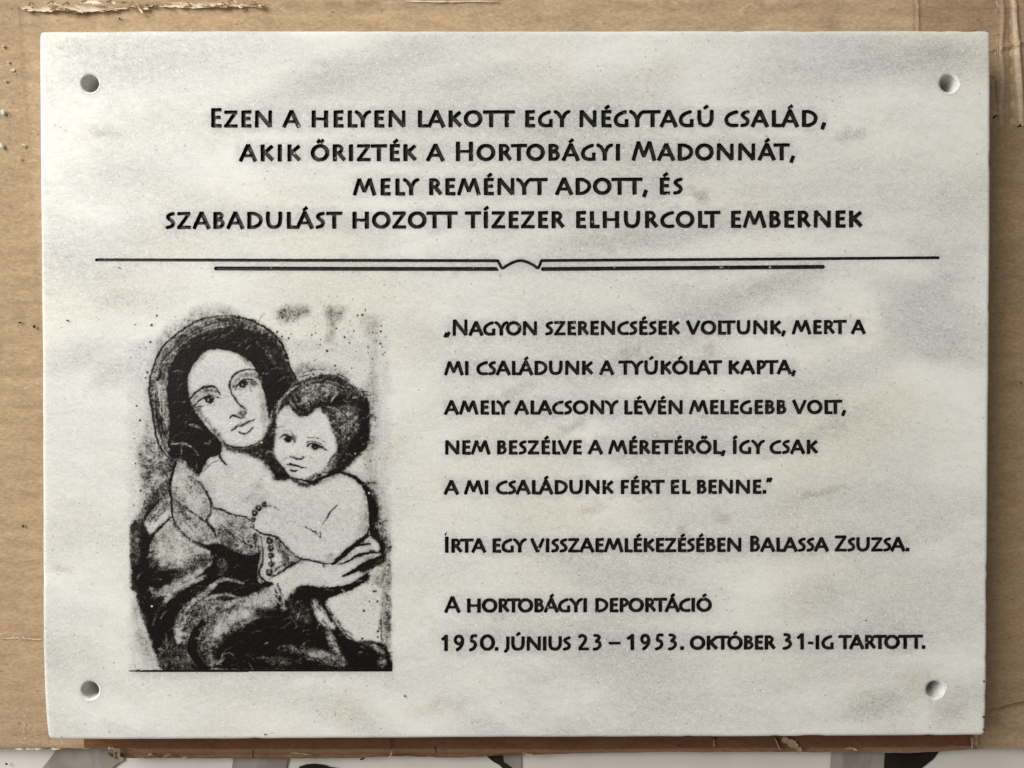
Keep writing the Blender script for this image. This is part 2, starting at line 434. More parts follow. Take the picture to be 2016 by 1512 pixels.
KERN = {('L', 'Y'): -.25, ('L', 'T'): -.28, ('T', 'A'): -.12, ('A', 'T'): -.16, ('Y', 'T'): -.11, ('L', 'A'): -.10, ('T', 'T'): -.10, ('R', 'T'): -.14,
        ('A', 'G'): -.04, ('A', 'K'): 0, ('T', 'O'): -.14, ('O', 'T'): -.06, ('K', 'T'): -.08, ('P', 'T'): -.08, ('T', ','): -.12, ('T', '.'): -.10, ('G', 'Y'): -.08,
        ('Y', 'O'): -.14, ('O', 'Y'): -.10, ('N', 'Y'): -.06, ('A', 'M'): -.04, ('S', 'A'): -.03, ('Z', 'T'): -.08, ('L', 'V'): -.20, ('T', 'Y'): -.14, ('A', 'C'): -.06,
        ('E', 'T'): -.06, ('A', 'P'): 0, ('A', ','): -.12, ('L', ','): -.10, ('K', ','): -.10, ('.', '”'): -.10, ('L', 'C'): -.1, ('C', 'A'): -.04, ('E', 'V'): -.05, ('V', 'E'): -.05}

def glyph_strokes(ch):
    b = ACC.get(ch, ch)
    wd, l, r, ss = G[b]
    out = []
    for s_ in ss:
        if isinstance(s_[0], str): out.append(('E', s_[1].copy(), s_[2], s_[3]))
        else:
            p = s_[0]
            if s_[3]:
                out.append(('C', catmull(p, n=s_[4]), s_[1], s_[2]))
            else: out.append(('L', p.copy(), s_[1], s_[2]))
    if ch in ACC:
        cx = {'A': .56, 'E': .32, 'I': .11, 'O': .56, 'U': .48}[b]
        if ch == 'Ő':
            out.append(('L', np.array([(cx - .17, 1.13), (cx - .02, 1.30)]), .075, .085))
            out.append(('L', np.array([(cx + .04, 1.13), (cx + .20, 1.30)]), .075, .085))
        else: out.append(('L', np.array([(cx - .10, 1.12), (cx + .13, 1.29)]), .070, .088))
    return wd, l, r, out

def layout(word, caps, x0, x1, size):
    """fits the word between its two measured ends by its letter spacing"""
    items = []; x = 0; prev = None
    for i, ch in enumerate(word):
        wd, l, r, ss = glyph_strokes(ch)
        k = 1.15 if (i in caps) else 1.0
        kx = 1.0 + (k - 1) * .35
        b = ACC.get(ch, ch)
        if prev is not None: x += prev_r + l + KERN.get((prev, b), 0)
        items.append([ch, x, ss, k, kx]); x += wd * kx
        prev, prev_r = b, r
    nat = x
    W = (x1 - x0) / size
    if len(word) > 1:
        tr = (W - nat) / (len(word) - 1)
        sc = 1.0
        if tr < -.14: sc = (W + .14 * (len(word) - 1)) / nat; tr = -.14
        if tr > .30 and nat > 0: tr, sc = .30, (W - .30 * (len(word) - 1)) / nat
    else: tr = 0; sc = W / nat
    segs = []
    for i, (ch, gx, ss, k, kx) in enumerate(items):
        for s_ in ss:
            p = s_[1].copy()
            p[:, 0] = (gx + p[:, 0] * kx) * sc + tr * i
            p[:, 1] *= k
            segs.append((s_[0], p, s_[2], s_[3]))
    return segs, tr, sc

RES = 0.7      # px
def raster_word(segs, x0, yb0, slope, size, pad=10):
    """signed distance of a word in photo pixels"""
    Wd = max(s_[1][:, 0].max() for s_ in segs) * size + 2 * pad
    top = 1.55 * size; bot = .35 * size
    nx = int(Wd / RES) + 2; ny = int((top + bot) / RES) + 2
    D = np.full((ny, nx), 9.0)
    gx = (np.arange(nx) * RES - pad); gy = (np.arange(ny) * RES - bot)
    R0 = .35                                         # corner rounding in px
    for typ, p, h0, h1 in segs:
        q = p * size
        n = len(q)
        for i in range(n - 1):
            a, b = q[i], q[i + 1]
            if typ == 'E':
                d = b - a; c = abs(d[1]) / (np.hypot(*d) + 1e-9)
                ha = hb = (h1 + (h0 - h1) * c) * size
            else:
                ha = (h0 + (h1 - h0) * i / (n - 1)) * size; hb = (h0 + (h1 - h0) * (i + 1) / (n - 1)) * size
                if typ == 'C':                       # thicker on the uprights, thinner on the flats
                    d = b - a; c = abs(d[1]) / (np.hypot(*d) + 1e-9)
                    f = .90 + .14 * c; ha *= f; hb *= f
            m = max(ha, hb) + 3
            ix0 = max(0, int((min(a[0], b[0]) - m + pad) / RES)); ix1 = min(nx, int((max(a[0], b[0]) + m + pad) / RES) + 2)
            iy0 = max(0, int((min(a[1], b[1]) - m + bot) / RES)); iy1 = min(ny, int((max(a[1], b[1]) + m + bot) / RES) + 2)
            if ix0 >= ix1 or iy0 >= iy1: continue
            X, Y = np.meshgrid(gx[ix0:ix1], gy[iy0:iy1])
            d = b - a; L = np.hypot(*d) + 1e-9; u = d / L
            s_ = (X - a[0]) * u[0] + (Y - a[1]) * u[1]
            v = np.abs(-(X - a[0]) * u[1] + (Y - a[1]) * u[0])
            t = np.clip(s_ / L, 0, 1)
            hw = ha + (hb - ha) * t
            dist = np.hypot(np.maximum(np.maximum(-s_, s_ - L), 0), v) - hw      # capsule
            body = v - hw
            if typ != 'E' and i == 0:
                fl = -s_
                box = np.where((body > -R0) & (fl > -R0), np.hypot(body + R0, fl + R0) - R0, np.maximum(body, fl))
                dist = np.where(s_ < L * .5, box, dist)
            if typ != 'E' and i == n - 2:
                fl = s_ - L
                box = np.where((body > -R0) & (fl > -R0), np.hypot(body + R0, fl + R0) - R0, np.maximum(body, fl))
                dist = np.where(s_ >= L * .5, box, dist)
            D[iy0:iy1, ix0:ix1] = np.minimum(D[iy0:iy1, ix0:ix1], dist)
    # hand-cut irregularity
    D = D - .90 + (vnoise(ny, nx, 5, int(x0 * 7) % 9973) - .5) * .55 + (vnoise(ny, nx, 2.2, int(x0 * 3) % 9973) - .5) * .25
    return D, gx, gy

def contours(D):
    """marching squares, returns closed loops in grid units"""
    ny, nx = D.shape
    ins = D < 0
    code = ins[:-1, :-1] * 1 + ins[:-1, 1:] * 2 + ins[1:, 1:] * 4 + ins[1:, :-1] * 8
    nxt = {}
    def ex(j, i, e):
        if e == 0: a, b, pa, pb = D[j, i], D[j, i + 1], (i, j), (i + 1, j)
        elif e == 1: a, b, pa, pb = D[j, i + 1], D[j + 1, i + 1], (i + 1, j), (i + 1, j + 1)
        elif e == 2: a, b, pa, pb = D[j + 1, i], D[j + 1, i + 1], (i, j + 1), (i + 1, j + 1)
        else: a, b, pa, pb = D[j, i], D[j + 1, i], (i, j), (i, j + 1)
        t = a / (a - b); t = min(.97, max(.03, t))
        return (pa[0] + (pb[0] - pa[0]) * t, pa[1] + (pb[1] - pa[1]) * t)
    def key(j, i, e):
        return {0: (j, i, 0), 1: (j, i + 1, 1), 2: (j + 1, i, 0), 3: (j, i, 1)}[e]
    T = {1: [(3, 0)], 2: [(0, 1)], 3: [(3, 1)], 4: [(1, 2)], 5: [(3, 0), (1, 2)], 6: [(0, 2)], 7: [(3, 2)],
         8: [(2, 3)], 9: [(2, 0)], 10: [(0, 1), (2, 3)], 11: [(2, 1)], 12: [(1, 3)], 13: [(1, 0)], 14: [(0, 3)]}
    pts = {}
    js, is_ = np.nonzero((code > 0) & (code < 15))
    for j, i in zip(js.tolist(), is_.tolist()):
        for a, b in T[int(code[j, i])]:
            ka, kb = key(j, i, a), key(j, i, b)
            pts[ka] = ex(j, i, a); pts[kb] = ex(j, i, b)
            nxt[ka] = kb
    loops = []
    while nxt:
        k0 = next(iter(nxt)); k = k0; lp = []
        while k in nxt:
            lp.append(pts[k]); k = nxt.pop(k)
        if len(lp) > 5: loops.append(np.array(lp))
    return loops

def simplify(p, tol):
    """Douglas-Peucker on a closed loop"""
    n = len(p)
    a = 0; b = int(np.argmax(((p - p[0]) ** 2).sum(1)))
    def dp(i, j):
        if j <= i + 1: return []
        seg = p[i + 1:j]; A, B = p[i % n], p[j % n]
        d = B - A; L = np.hypot(*d) + 1e-12
        dist = np.abs((seg[:, 0] - A[0]) * d[1] - (seg[:, 1] - A[1]) * d[0]) / L
        k = int(np.argmax(dist))
        if dist[k] < tol: return []
        k += i + 1
        return dp(i, k) + [k] + dp(k, j)
    q = np.vstack([p, p[:1]])
    def dp2(i, j):
        seg = q[i + 1:j]
        if len(seg) == 0: return []
        A, B = q[i], q[j]; d = B - A; L = np.hypot(*d) + 1e-12
        dist = np.abs((seg[:, 0] - A[0]) * d[1] - (seg[:, 1] - A[1]) * d[0]) / L
        k = int(np.argmax(dist))
        if dist[k] < tol: return []
        k += i + 1
        return dp2(i, k) + [k] + dp2(k, j)
    idx = [0] + dp2(0, b) + [b] + dp2(b, n)
    return q[idx]

def area2(p): return .5 * float(np.sum(p[:, 0] * np.roll(p[:, 1], -1) - np.roll(p[:, 0], -1) * p[:, 1]))
def inside(pt, poly):
    x, y = pt; X, Y = poly[:, 0], poly[:, 1]; X2, Y2 = np.roll(X, -1), np.roll(Y, -1)
    c = (Y > y) != (Y2 > y)
    with np.errstate(divide='ignore', invalid='ignore'):
        xi = (X2 - X) * (y - Y) / (Y2 - Y) + X
    return (np.count_nonzero(c & (x < xi)) % 2) == 1

def tri_fill(loops):
    """triangulates outer loop(s) with holes, even-odd; loops are (n,2) arrays. returns points, tris, loop index lists"""
    vs_, es, ids = [], [], []
    k = 0
    for lp in loops:
        n = len(lp)
        vs_ += [Vector((float(a), float(b))) for a, b in lp]
        es += [(k + i, k + (i + 1) % n) for i in range(n)]
        ids.append(list(range(k, k + n))); k += n
    co, ed, fa, ov, oe, of = delaunay_2d_cdt(vs_, es, [], 0, 1e-7)
    mp = {}
    for i, o in enumerate(ov):
        for a in o: mp[a] = i
    fa = [tuple(f) for f in fa]; ids = [[mp[i] for i in l] for l in ids]
    con = {}                                     # even-odd: cross an outline, change side
    for l in ids:
        for a, b in zip(l, l[1:] + l[:1]):
            k_ = (min(a, b), max(a, b)); con[k_] = con.get(k_, 0) + 1
    e2f = {}
    for i, f in enumerate(fa):
        for a, b in zip(f, f[1:] + f[:1]): e2f.setdefault((min(a, b), max(a, b)), []).append(i)
    side = {}
    stack = []
    for e_, fl in e2f.items():
        if len(fl) == 1:
            i = fl[0]
            if i not in side: side[i] = con.get(e_, 0) % 2; stack.append(i)
            while stack:
                i = stack.pop(); f = fa[i]
                for a, b in zip(f, f[1:] + f[:1]):
                    k_ = (min(a, b), max(a, b))
                    for j in e2f[k_]:
                        if j not in side:
                            side[j] = (side[i] + con.get(k_, 0)) % 2; stack.append(j)
    fa = [f for i, f in enumerate(fa) if side.get(i, 0) == 1]
    return np.array([(c.x, c.y) for c in co]), fa, ids

SPRITES = []      # every groove cut into the face: list of (loops in metres)
def groove(outer, holes, parent, name='letter', depth=.0013, taper=0):
    """black-painted recess: wall down from the face and a floor"""
    loops = [outer] + holes
    co, fa, ids = tri_fill([l * 1000 for l in loops])
    co = co / 1000
    n = len(co)
    V = [(x, y, -depth) for x, y in co] + [(x, y, -.00002) for x, y in co]
    F = []
    for f in fa:
        a = sum(co[f[i]][0] * co[f[(i + 1) % len(f)]][1] - co[f[(i + 1) % len(f)]][0] * co[f[i]][1] for i in range(len(f)))
        F.append(f if a > 0 else f[::-1])
    for l in ids:
        m = len(l)
        for i in range(m):
            a, b = l[i], l[(i + 1) % m]
            if a != b: F.append((a, b, b + n, a + n))
    cx, cy = outer.mean(0)
    V = [(x - cx, y - cy, z) for x, y, z in V]
    o = mesh_obj(name, V, F, PAINT, parent)
    o.location = (cx, cy, 0)
    SPRITES.append(loops)
    return o

HDR, BOD = 32.0, 26.4
LINES = [
    (HDR, (416, 250.4), (1626, 249.4), [('EZEN', {0}, 416.3, 535), ('A', {}, 556.3, 591.3), ('HELYEN', {}, 614.2, 797.9), ('LAKOTT', {}, 823.5, 1013.1), ('EGY', {}, 1034.6, 1121.9), ('NÉGYTAGÚ', {}, 1141.3, 1404.4), ('CSALÁD,', {}, 1426.3, 1626.3)]),
    (HDR, (470, 317.3), (1565, 315.0), [('AKIK', {}, 470.8, 592.1), ('ŐRIZTÉK', {}, 612.5, 820.4), ('A', {}, 839.2, 875), ('HORTOBÁGYI', {0}, 898.1, 1220), ('MADONNÁT,', {0}, 1244, 1565.2)]),
    (HDR, (695, 384.2), (1344, 382.4), [('MELY', {}, 695, 824.8), ('REMÉNYT', {}, 845.6, 1077.5), ('ADOTT,', {}, 1093.1, 1275.4), ('ÉS', {}, 1299.6, 1343.8)]),
    (HDR, (325, 450.2), (1698, 447.3), [('SZABADULÁST', {}, 325.6, 673.5), ('HOZOTT', {}, 694.6, 900.4), ('TÍZEZER', {}, 915.8, 1111.5), ('ELHURCOLT', {}, 1135, 1417.7), ('EMBERNEK', {}, 1440, 1697.9)]),
    (BOD, (874, 660.3), (1704, 656.9), [('„NAGYON', {1}, 873.9, 1056.7), ('SZERENCSÉSEK', {}, 1073.3, 1338.7), ('VOLTUNK,', {}, 1351, 1547), ('MERT', {}, 1559.4, 1666.5), ('A', {}, 1675.7, 1704)]),
    (BOD, (875, 738.2), (1567, 736.0), [('MI', {}, 874.9, 921.9), ('CSALÁDUNK', {}, 937.9, 1167.8), ('A', {}, 1180, 1208.8), ('TYÚKÓLAT', {}, 1218.4, 1421.2), ('KAPTA,', {}, 1435.3, 1566.9)]),
    (BOD, (875, 815.7), (1665, 814.4), [('AMELY', {}, 874.5, 1003.3), ('ALACSONY', {}, 1012.5, 1216.7), ('LÉVÉN', {}, 1230, 1343.4), ('MELEGEBB', {}, 1356.8, 1547.7), ('VOLT,', {}, 1560, 1665.5)]),
    (BOD, (877, 894.3), (1610, 892.9), [('NEM', {}, 877, 965), ('BESZÉLVE', {}, 979.5, 1144.8), ('A', {}, 1157.6, 1186.8), ('MÉRETÉRŐL,', {}, 1197.7, 1428.3), ('ÍGY', {}, 1443.8, 1505), ('CSAK', {}, 1515.3, 1610.2)]),
    (BOD, (874, 972.9), (1520, 971.4), [('A', {}, 873.9, 903.3), ('MI', {}, 914, 960.7), ('CSALÁDUNK', {}, 976.9, 1208), ('FÉRT', {}, 1223, 1308), ('EL', {}, 1321.6, 1358.8), ('BENNE.', {}, 1373, 1508), ('”', {}, 1508.8, 1521)]),
    (BOD, (876, 1087.6), (1790, 1084.8), [('ÍRTA', {0}, 876.6, 957), ('EGY', {}, 970.5, 1036), ('VISSZAEMLÉKEZÉSÉBEN', {}, 1044.5, 1459), ('BALASSA', {0}, 1477.5, 1631.6), ('ZSUZSA.', {0}, 1643.4, 1790)]),
    (BOD, (875, 1205.7), (1401, 1203.9), [('A', {0}, 875, 906.2), ('HORTOBÁGYI', {}, 920.3, 1154.9), ('DEPORTÁCIÓ', {}, 1172.8, 1400.8)]),
    (BOD, (870, 1281.0), (1821, 1276.8), [('19', {}, 869.7, 914.4), ('5', {}, 923.6, 938.6), ('0.', {}, 945.4, 980.8), ('JÚNIUS', {}, 993.2, 1123.7), ('2', {}, 1137.8, 1158.6), ('3', {}, 1167.5, 1183.5), ('–', {}, 1199, 1221), ('1', {}, 1235, 1247.5), ('9', {}, 1261, 1280.5), ('5', {}, 1289.5, 1305.5), ('3.', {}, 1315.5, 1346), ('OKTÓBER', {}, 1359, 1526.7), ('3', {}, 1541.3, 1558.3), ('1', {}, 1569.7, 1581.8), ('-IG', {}, 1590.8, 1640.7), ('TARTOTT.', {}, 1651, 1821.3)]),
]

plaque = empty('memorial_plaque', (0, 0, -.020), label='pale grey marble memorial plaque with black carved Hungarian text and a mother and child picture', cat='plaque')
PLQ_OFF = Vector((0, 0, .020))
ornament = []

def px_loops_to_m(loops):
    out = []
    for l in loops:
        X, Y = P(l[:, 0], l[:, 1])
        out.append(np.stack([X, Y], 1))
    return out

def fix_parent(o, par):       # children are written in world metres, the plaque empty sits under the slab
    o.location = Vector(o.location) + PLQ_OFF
    return o

def cut_shapes(D, gx, gy, tox, toy, parent, name, depth=.0013, tol=.07):
    lps = [simplify(np.stack([gx[0] + l[:, 0] * RES, gy[0] + l[:, 1] * RES], 1), tol) for l in contours(D)]
    lps = [l for l in lps if len(l) > 3 and abs(area2(l)) > .8]
    outers = [l for l in lps if area2(l) < 0] if False else None
    # nesting: a loop inside another is its hole
    ar = [abs(area2(l)) for l in lps]
    order = sorted(range(len(lps)), key=lambda i: -ar[i])
    comp = []
    for i in order:
        host = None
        for c in comp:
            if ar[i] < ar[c[0]] and inside(lps[i][0], lps[c[0]]): host = c; break
        if host: host[1].append(i)
        else: comp.append((i, []))
    objs = []
    comp.sort(key=lambda c: lps[c[0]][:, 0].mean())
    for o_, hs in comp:
        def cv(l):
            x = tox + l[:, 0]; y = toy(x) - l[:, 1]
            return np.stack([x, y], 1)
        L = px_loops_to_m([cv(lps[o_])] + [cv(lps[h]) for h in hs])
        nm = name
        if name == 'letter':
            l = lps[o_]
            if l[:, 1].min() > LSZ * .98 and (l[:, 0].max() - l[:, 0].min()) < LSZ * .6: nm = 'accent_mark'
            elif ar[o_] < (LSZ * .45) ** 2 * .55 and l[:, 1].max() < LSZ * .72: nm = 'punctuation_mark'
        ob = groove(L[0], L[1:], parent, nm, depth)
        objs.append(ob)
    return objs

for li, (size, (xa, ya), (xb, yb), words) in enumerate(LINES):
    LSZ = size
    ln = empty('text_line', PLQ_OFF, plaque)
    toy = lambda x, xa=xa, ya=ya, xb=xb, yb=yb: ya + (x - xa) * (yb - ya) / (xb - xa)
    for (word, caps, x0, x1) in words:
        segs, tr, sc = layout(word, caps, x0, x1, size)
        if word == 'A' and caps: segs = [(a, p * np.array([1, 1.0]), b, c) for a, p, b, c in segs]
        D, gx, gy = raster_word(segs, x0, ya, 0, size)
        cut_shapes(D, gx, gy, x0, toy, ln, 'letter')

# the divider: two long rules and the little arch between them
def poly_sdf(segments, x0, y0, x1, y1):
    nx = int((x1 - x0) / RES) + 2; ny = int((y1 - y0) / RES) + 2
    gx = np.arange(nx) * RES + x0; gy = np.arange(ny) * RES + y0
    X, Y = np.meshgrid(gx, gy)
    D = np.full(X.shape, 9.)
    for pts, h in segments:
        for i in range(len(pts) - 1):
            a, b = np.array(pts[i], float), np.array(pts[i + 1], float)
            d = b - a; L = np.hypot(*d); u = d / L
            s_ = (X - a[0]) * u[0] + (Y - a[1]) * u[1]; v = np.abs(-(X - a[0]) * u[1] + (Y - a[1]) * u[0])
            D = np.minimum(D, np.hypot(np.maximum(np.maximum(-s_, s_ - L), 0), v) - h)
    return D, gx, gy
def rule(pts_list, box, nm):
    D, gx, gy = poly_sdf(pts_list, *box)
    D = D + (vnoise(D.shape[0], D.shape[1], 6, 5) - .5) * .4
    lps = [simplify(np.stack([gx[0] + l[:, 0] * RES, gy[0] + l[:, 1] * RES], 1), .07) for l in contours(D)]
    lps.sort(key=lambda l: -abs(area2(l)))
    L = px_loops_to_m([lps[0]])
    o = groove(L[0], [], plaque, nm, .0009)
    o.location = Vector(o.location) + PLQ_OFF
arch = catmull([(980, 513.5), (984, 520), (988.5, 528), (995, 525), (1007, 518), (1023, 513.2), (1038, 516), (1050, 522), (1059, 527.5), (1063, 521), (1066, 513.2)], n=5)
rule([([(190, 511.6), (600, 512.6), (980, 513.3)], 3.0), (list(map(tuple, arch)), 2.9), ([(1066, 513.0), (1500, 510.2), (1847, 507.4)], 2.9)], (180, 500, 1857, 536), 'divider_rule')
rule([([(425, 528.6), (700, 529.4), (976, 529.6)], 3.9), ([(976, 529.6), (980, 531.5)], 2.0)], (415, 518, 990, 540), 'divider_rule')
rule([([(1069, 529.8), (1350, 527.6), (1620, 525.4)], 3.9)], (1060, 515, 1630, 540), 'divider_rule')

# ------------------------------------------------------------------ the slab
OUT_PX = [(84, 60.5), (300, 59), (520, 58.8), (900, 59.3), (1300, 59), (1700, 58.6), (1942, 58.8), (1949.5, 62), (1951.5, 70), (1952, 250), (1951, 520), (1949, 720), (1947, 1000), (1945, 1250),
          (1943.5, 1400), (1942.5, 1440), (1939.5, 1447.5), (1932, 1449.5), (1700, 1451), (1500, 1452), (1000, 1453.5), (560, 1456), (400, 1457.2), (200, 1457.8), (104, 1457.4),
          (96.5, 1455), (92.5, 1448), (90, 1425), (87, 1380), (84.5, 1330), (83, 1260), (82.4, 1000), (81, 700), (79, 500), (77.3, 300), (76, 120), (76, 70), (78.5, 62.5)]
op = np.array(OUT_PX, float)
dense = []
for i in range(len(op)):
    a, b = op[i], op[(i + 1) % len(op)]
    m = max(1, int(np.hypot(*(b - a)) / 14))
    for k in range(m): dense.append(a + (b - a) * k / m)
dense = np.array(dense)
jj = (vnoise(1, len(dense), 3, 77)[0] - .5) * .9 + (vnoise(1, len(dense), 1.3, 78)[0] > .86) * 1.6 * ((dense[:, 0] > 1850) | (dense[:, 1] > 1400))
outm = np.stack(P(dense[:, 0], dense[:, 1]), 1)
if area2(outm) < 0: outm = outm[::-1]
t_ = np.roll(outm, -1, 0) - np.roll(outm, 1, 0); t_ /= np.hypot(t_[:, 0], t_[:, 1])[:, None]
nrm_in = np.stack([-t_[:, 1], t_[:, 0]], 1)
BR = .0017
nn = len(outm)
outm = outm + nrm_in * (jj[:, None] * .00016)
rings = []
for k in range(0, 6):
    a = math.pi / 2 * k / 5
    rings.append((BR * (1 - math.sin(a)), -BR * (1 - math.cos(a))))
HOLES = [(177.5, 164.5, 19.5), (1867, 164.5, 19.5), (178, 1359, 19.5), (1840, 1358, 19.5)]
hole_loops = []
for hi, (hx, hy, hr) in enumerate(HOLES):
    a = np.linspace(0, 2 * math.pi, 48, endpoint=False)
    r_ = (hr + 1.2) * (1 + jit(48, 3, .06, 30 + hi))
    if hi == 1: r_ = r_ + 3.0 * np.clip(np.cos(a + .1), 0, 1)
    if hi == 3: r_ = r_ + 5.0 * np.clip(np.cos(a + .5), 0, 1) ** 6
    X, Y = P(hx + r_ * np.cos(a), hy + r_ * np.sin(a))
    hole_loops.append(np.stack([X, Y], 1))
inner = outm + nrm_in * BR
loops = [inner] + hole_loops + [l for sp in SPRITES for l in sp]
co, fa, ids = tri_fill([l * 1000 for l in loops])
co = co / 1000
# keep the marble: drop triangles inside grooves
import bisect
V = [(x, y, 0.0) for x, y in co]; F = [f if (co[f[1]][0] - co[f[0]][0]) * (co[f[2]][1] - co[f[0]][1]) - (co[f[2]][0] - co[f[0]][0]) * (co[f[1]][1] - co[f[0]][1]) > 0 else f[::-1] for f in fa]
prev = ids[0]
TH = .020
for (ins_, z) in rings[1:] + [(0.0, -TH + .0008), (.0008, -TH)]:
    base = len(V)
    for i in range(nn):
        p = outm[i] + nrm_in[i] * ins_
        V.append((p[0], p[1], z))
    for i in range(nn):
        j = (i + 1) % nn
        F.append((prev[i], base + i, base + j, prev[j]))
    prev = list(range(base, base + nn))
bot_loops = [outm + nrm_in * .0008]
for hi, hl in enumerate(hole_loops):
    c = hl.mean(0); m = len(hl); pr = ids[1 + hi]
    for (r_, z) in ((3.76, -.0004), (3.68, -.0012), (3.62, -TH)):
        base = len(V)
        dd = hl - c; ang = np.arctan2(dd[:, 1], dd[:, 0])
        for i in range(m): V.append((c[0] + math.cos(ang[i]) * r_ / 1000, c[1] + math.sin(ang[i]) * r_ / 1000, z))
        for i in range(m):
            j = (i + 1) % m
            F.append((pr[j], base + j, base + i, pr[i]))
        pr = list(range(base, base + m))
    bot_loops.append(np.array([V[i][:2] for i in pr]))
cb, fb, _ = tri_fill([l * 1000 for l in bot_loops])
base = len(V)
V += [(x / 1000, y / 1000, -TH) for x, y in cb]
for f in fb:
    a, b, c_ = (cb[i] for i in f[:3])
    F.append(tuple(base + i for i in (f[::-1] if (b[0] - a[0]) * (c_[1] - a[1]) - (c_[0] - a[0]) * (b[1] - a[1]) > 0 else f)))
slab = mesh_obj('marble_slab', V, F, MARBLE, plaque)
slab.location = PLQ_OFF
bm = bmesh.new(); bm.from_mesh(slab.data)
bmesh.ops.remove_doubles(bm, verts=bm.verts, dist=1e-7)
bm.to_mesh(slab.data); bm.free()
for hi, hl in enumerate(hole_loops):                      # rough drilled lining of each hole
    c = hl.mean(0); m = len(hl); VV = []; FF = []
    dd = hl - c; ang = np.arctan2(dd[:, 1], dd[:, 0]); rad = np.hypot(dd[:, 0], dd[:, 1])
    prof = [(None, .00004), (3.66, -.00022), (3.52, -.0009), (3.52, -.006), (3.52, -.012), (3.52, -TH + .0002)]
    for k, (r_, z) in enumerate(prof):
        rr = rad * 1.0 if r_ is None else np.full(m, r_ / 1000) + jit(m, 4, .00006, 50 + k + hi)
        for i in range(m): VV.append((math.cos(ang[i]) * rr[i], math.sin(ang[i]) * rr[i], z))
    for k in range(len(prof) - 1):
        for i in range(m):
            j = (i + 1) % m
            FF.append((k * m + j, (k + 1) * m + j, (k + 1) * m + i, k * m + i))
    o = mesh_obj('mounting_hole', VV, FF, RIM, plaque, smooth=True)
    o.data.materials.append(BORE)
    for pi, pl in enumerate(o.data.polygons): pl.material_index = 0 if pi < m else 1
    o.location = Vector((c[0], c[1], 0)) + PLQ_OFF

# ------------------------------------------------------------------ the inked picture of mother and child (own brushwork)
IX, IY, IW, IH = 236, 590, 560, 746
INKD = np.zeros((IH, IW))
def rast(poly):
    poly = np.asarray(poly) - (IX, IY)
    M = np.zeros((IH, IW), bool)
    y0 = max(0, int(poly[:, 1].min())); y1 = min(IH - 1, int(poly[:, 1].max()) + 1)
    X, Y = poly[:, 0], poly[:, 1]; X2, Y2 = np.roll(X, -1), np.roll(Y, -1)
    for y in range(y0, y1 + 1):
        yc = y + .5
        c = (Y > yc) != (Y2 > yc)
        xs = np.sort((X2[c] - X[c]) * (yc - Y[c]) / (Y2[c] - Y[c]) + X[c])
        for a, b in zip(xs[::2], xs[1::2]):
            M[y, max(0, int(round(a))):max(0, int(round(b)))] = True
    return M.astype(float)
def blur(M, r):
    if r < 1: return M
    for _ in range(2):
        for ax in (0, 1):
            k = int(r); pad = [(0, 0), (0, 0)]; pad[ax] = (k + 1, k)
            c = np.cumsum(np.pad(M, pad, mode='edge'), axis=ax)
            n = M.shape[ax]; w2 = 2 * k + 1
            M = (np.take(c, range(w2, w2 + n), axis=ax) - np.take(c, range(0, n), axis=ax)) / w2
    return M
def fill(pts, val, soft=1.5, mode='mix', smooth=True, n=6):
    global INKD
    M = blur(rast(catmull(pts, True, n) if smooth else pts), soft)
    if mode == 'mix': INKD = INKD * (1 - M) + val * M
    elif mode == 'add': INKD = np.clip(INKD + val * M, 0, 1.15)
    elif mode == 'max': INKD = np.maximum(INKD, val * M)
def line(pts, w0=2.5, w1=None, val=1.0, soft=.8, mode='max', taper=.35, n=8):
    """brush stroke: swells in the middle and thins at the ends"""
    global INKD
    w1 = w0 if w1 is None else w1
    q = catmull(pts, False, n) - (IX, IY)
    m = len(q)
    t = np.linspace(0, 1, m)
    wd = 1.18 * (w0 + (w1 - w0) * t) * (taper + (1 - taper) * np.sin(np.pi * np.clip(t * .96 + .02, 0, 1)) ** .6)
    R = wd.max() + 3
    x0 = max(0, int(q[:, 0].min() - R)); x1 = min(IW, int(q[:, 0].max() + R) + 1)
    y0 = max(0, int(q[:, 1].min() - R)); y1 = min(IH, int(q[:, 1].max() + R) + 1)
    if x0 >= x1 or y0 >= y1: return
    X, Y = np.meshgrid(np.arange(x0, x1) + .5, np.arange(y0, y1) + .5)
    best = np.full(X.shape, 99.)
    for i in range(m - 1):
        a, b = q[i], q[i + 1]; d = b - a; L2 = d @ d + 1e-9
        tt = np.clip(((X - a[0]) * d[0] + (Y - a[1]) * d[1]) / L2, 0, 1)
        best = np.minimum(best, np.hypot(X - a[0] - d[0] * tt, Y - a[1] - d[1] * tt) - (wd[i] + (wd[i + 1] - wd[i]) * tt) / 2)
    M = np.clip(.5 - best / (2 * soft), 0, 1)
    S = INKD[y0:y1, x0:x1]
    if mode == 'max': INKD[y0:y1, x0:x1] = np.maximum(S, val * M)
    else: INKD[y0:y1, x0:x1] = S * (1 - M) + val * M
_line0 = line
def line(pts, w0=2.5, w1=None, val=1.0, soft=.8, mode='max', taper=.35, n=8):
    _line0(pts, w0, w1, val, soft, mode, taper, n)
    if mode == 'max' and val >= .9 and w0 >= 2.8 and len(pts) >= 4:       # sketchy companion strokes
        r = np.random.default_rng(int(pts[0][0] * 31 + pts[0][1]))
        for _ in range(3):
            q = np.array(pts, float) + r.normal(0, 1.5, 2) + r.normal(0, .8, (len(pts), 2))
            _line0(q, 1.3, 1.1, .62, .8, 'max', .2, n)
def erase(pts, w0, w1=None, val=.15, soft=1.5): line(pts, w0, w1, val, soft, 'mix')
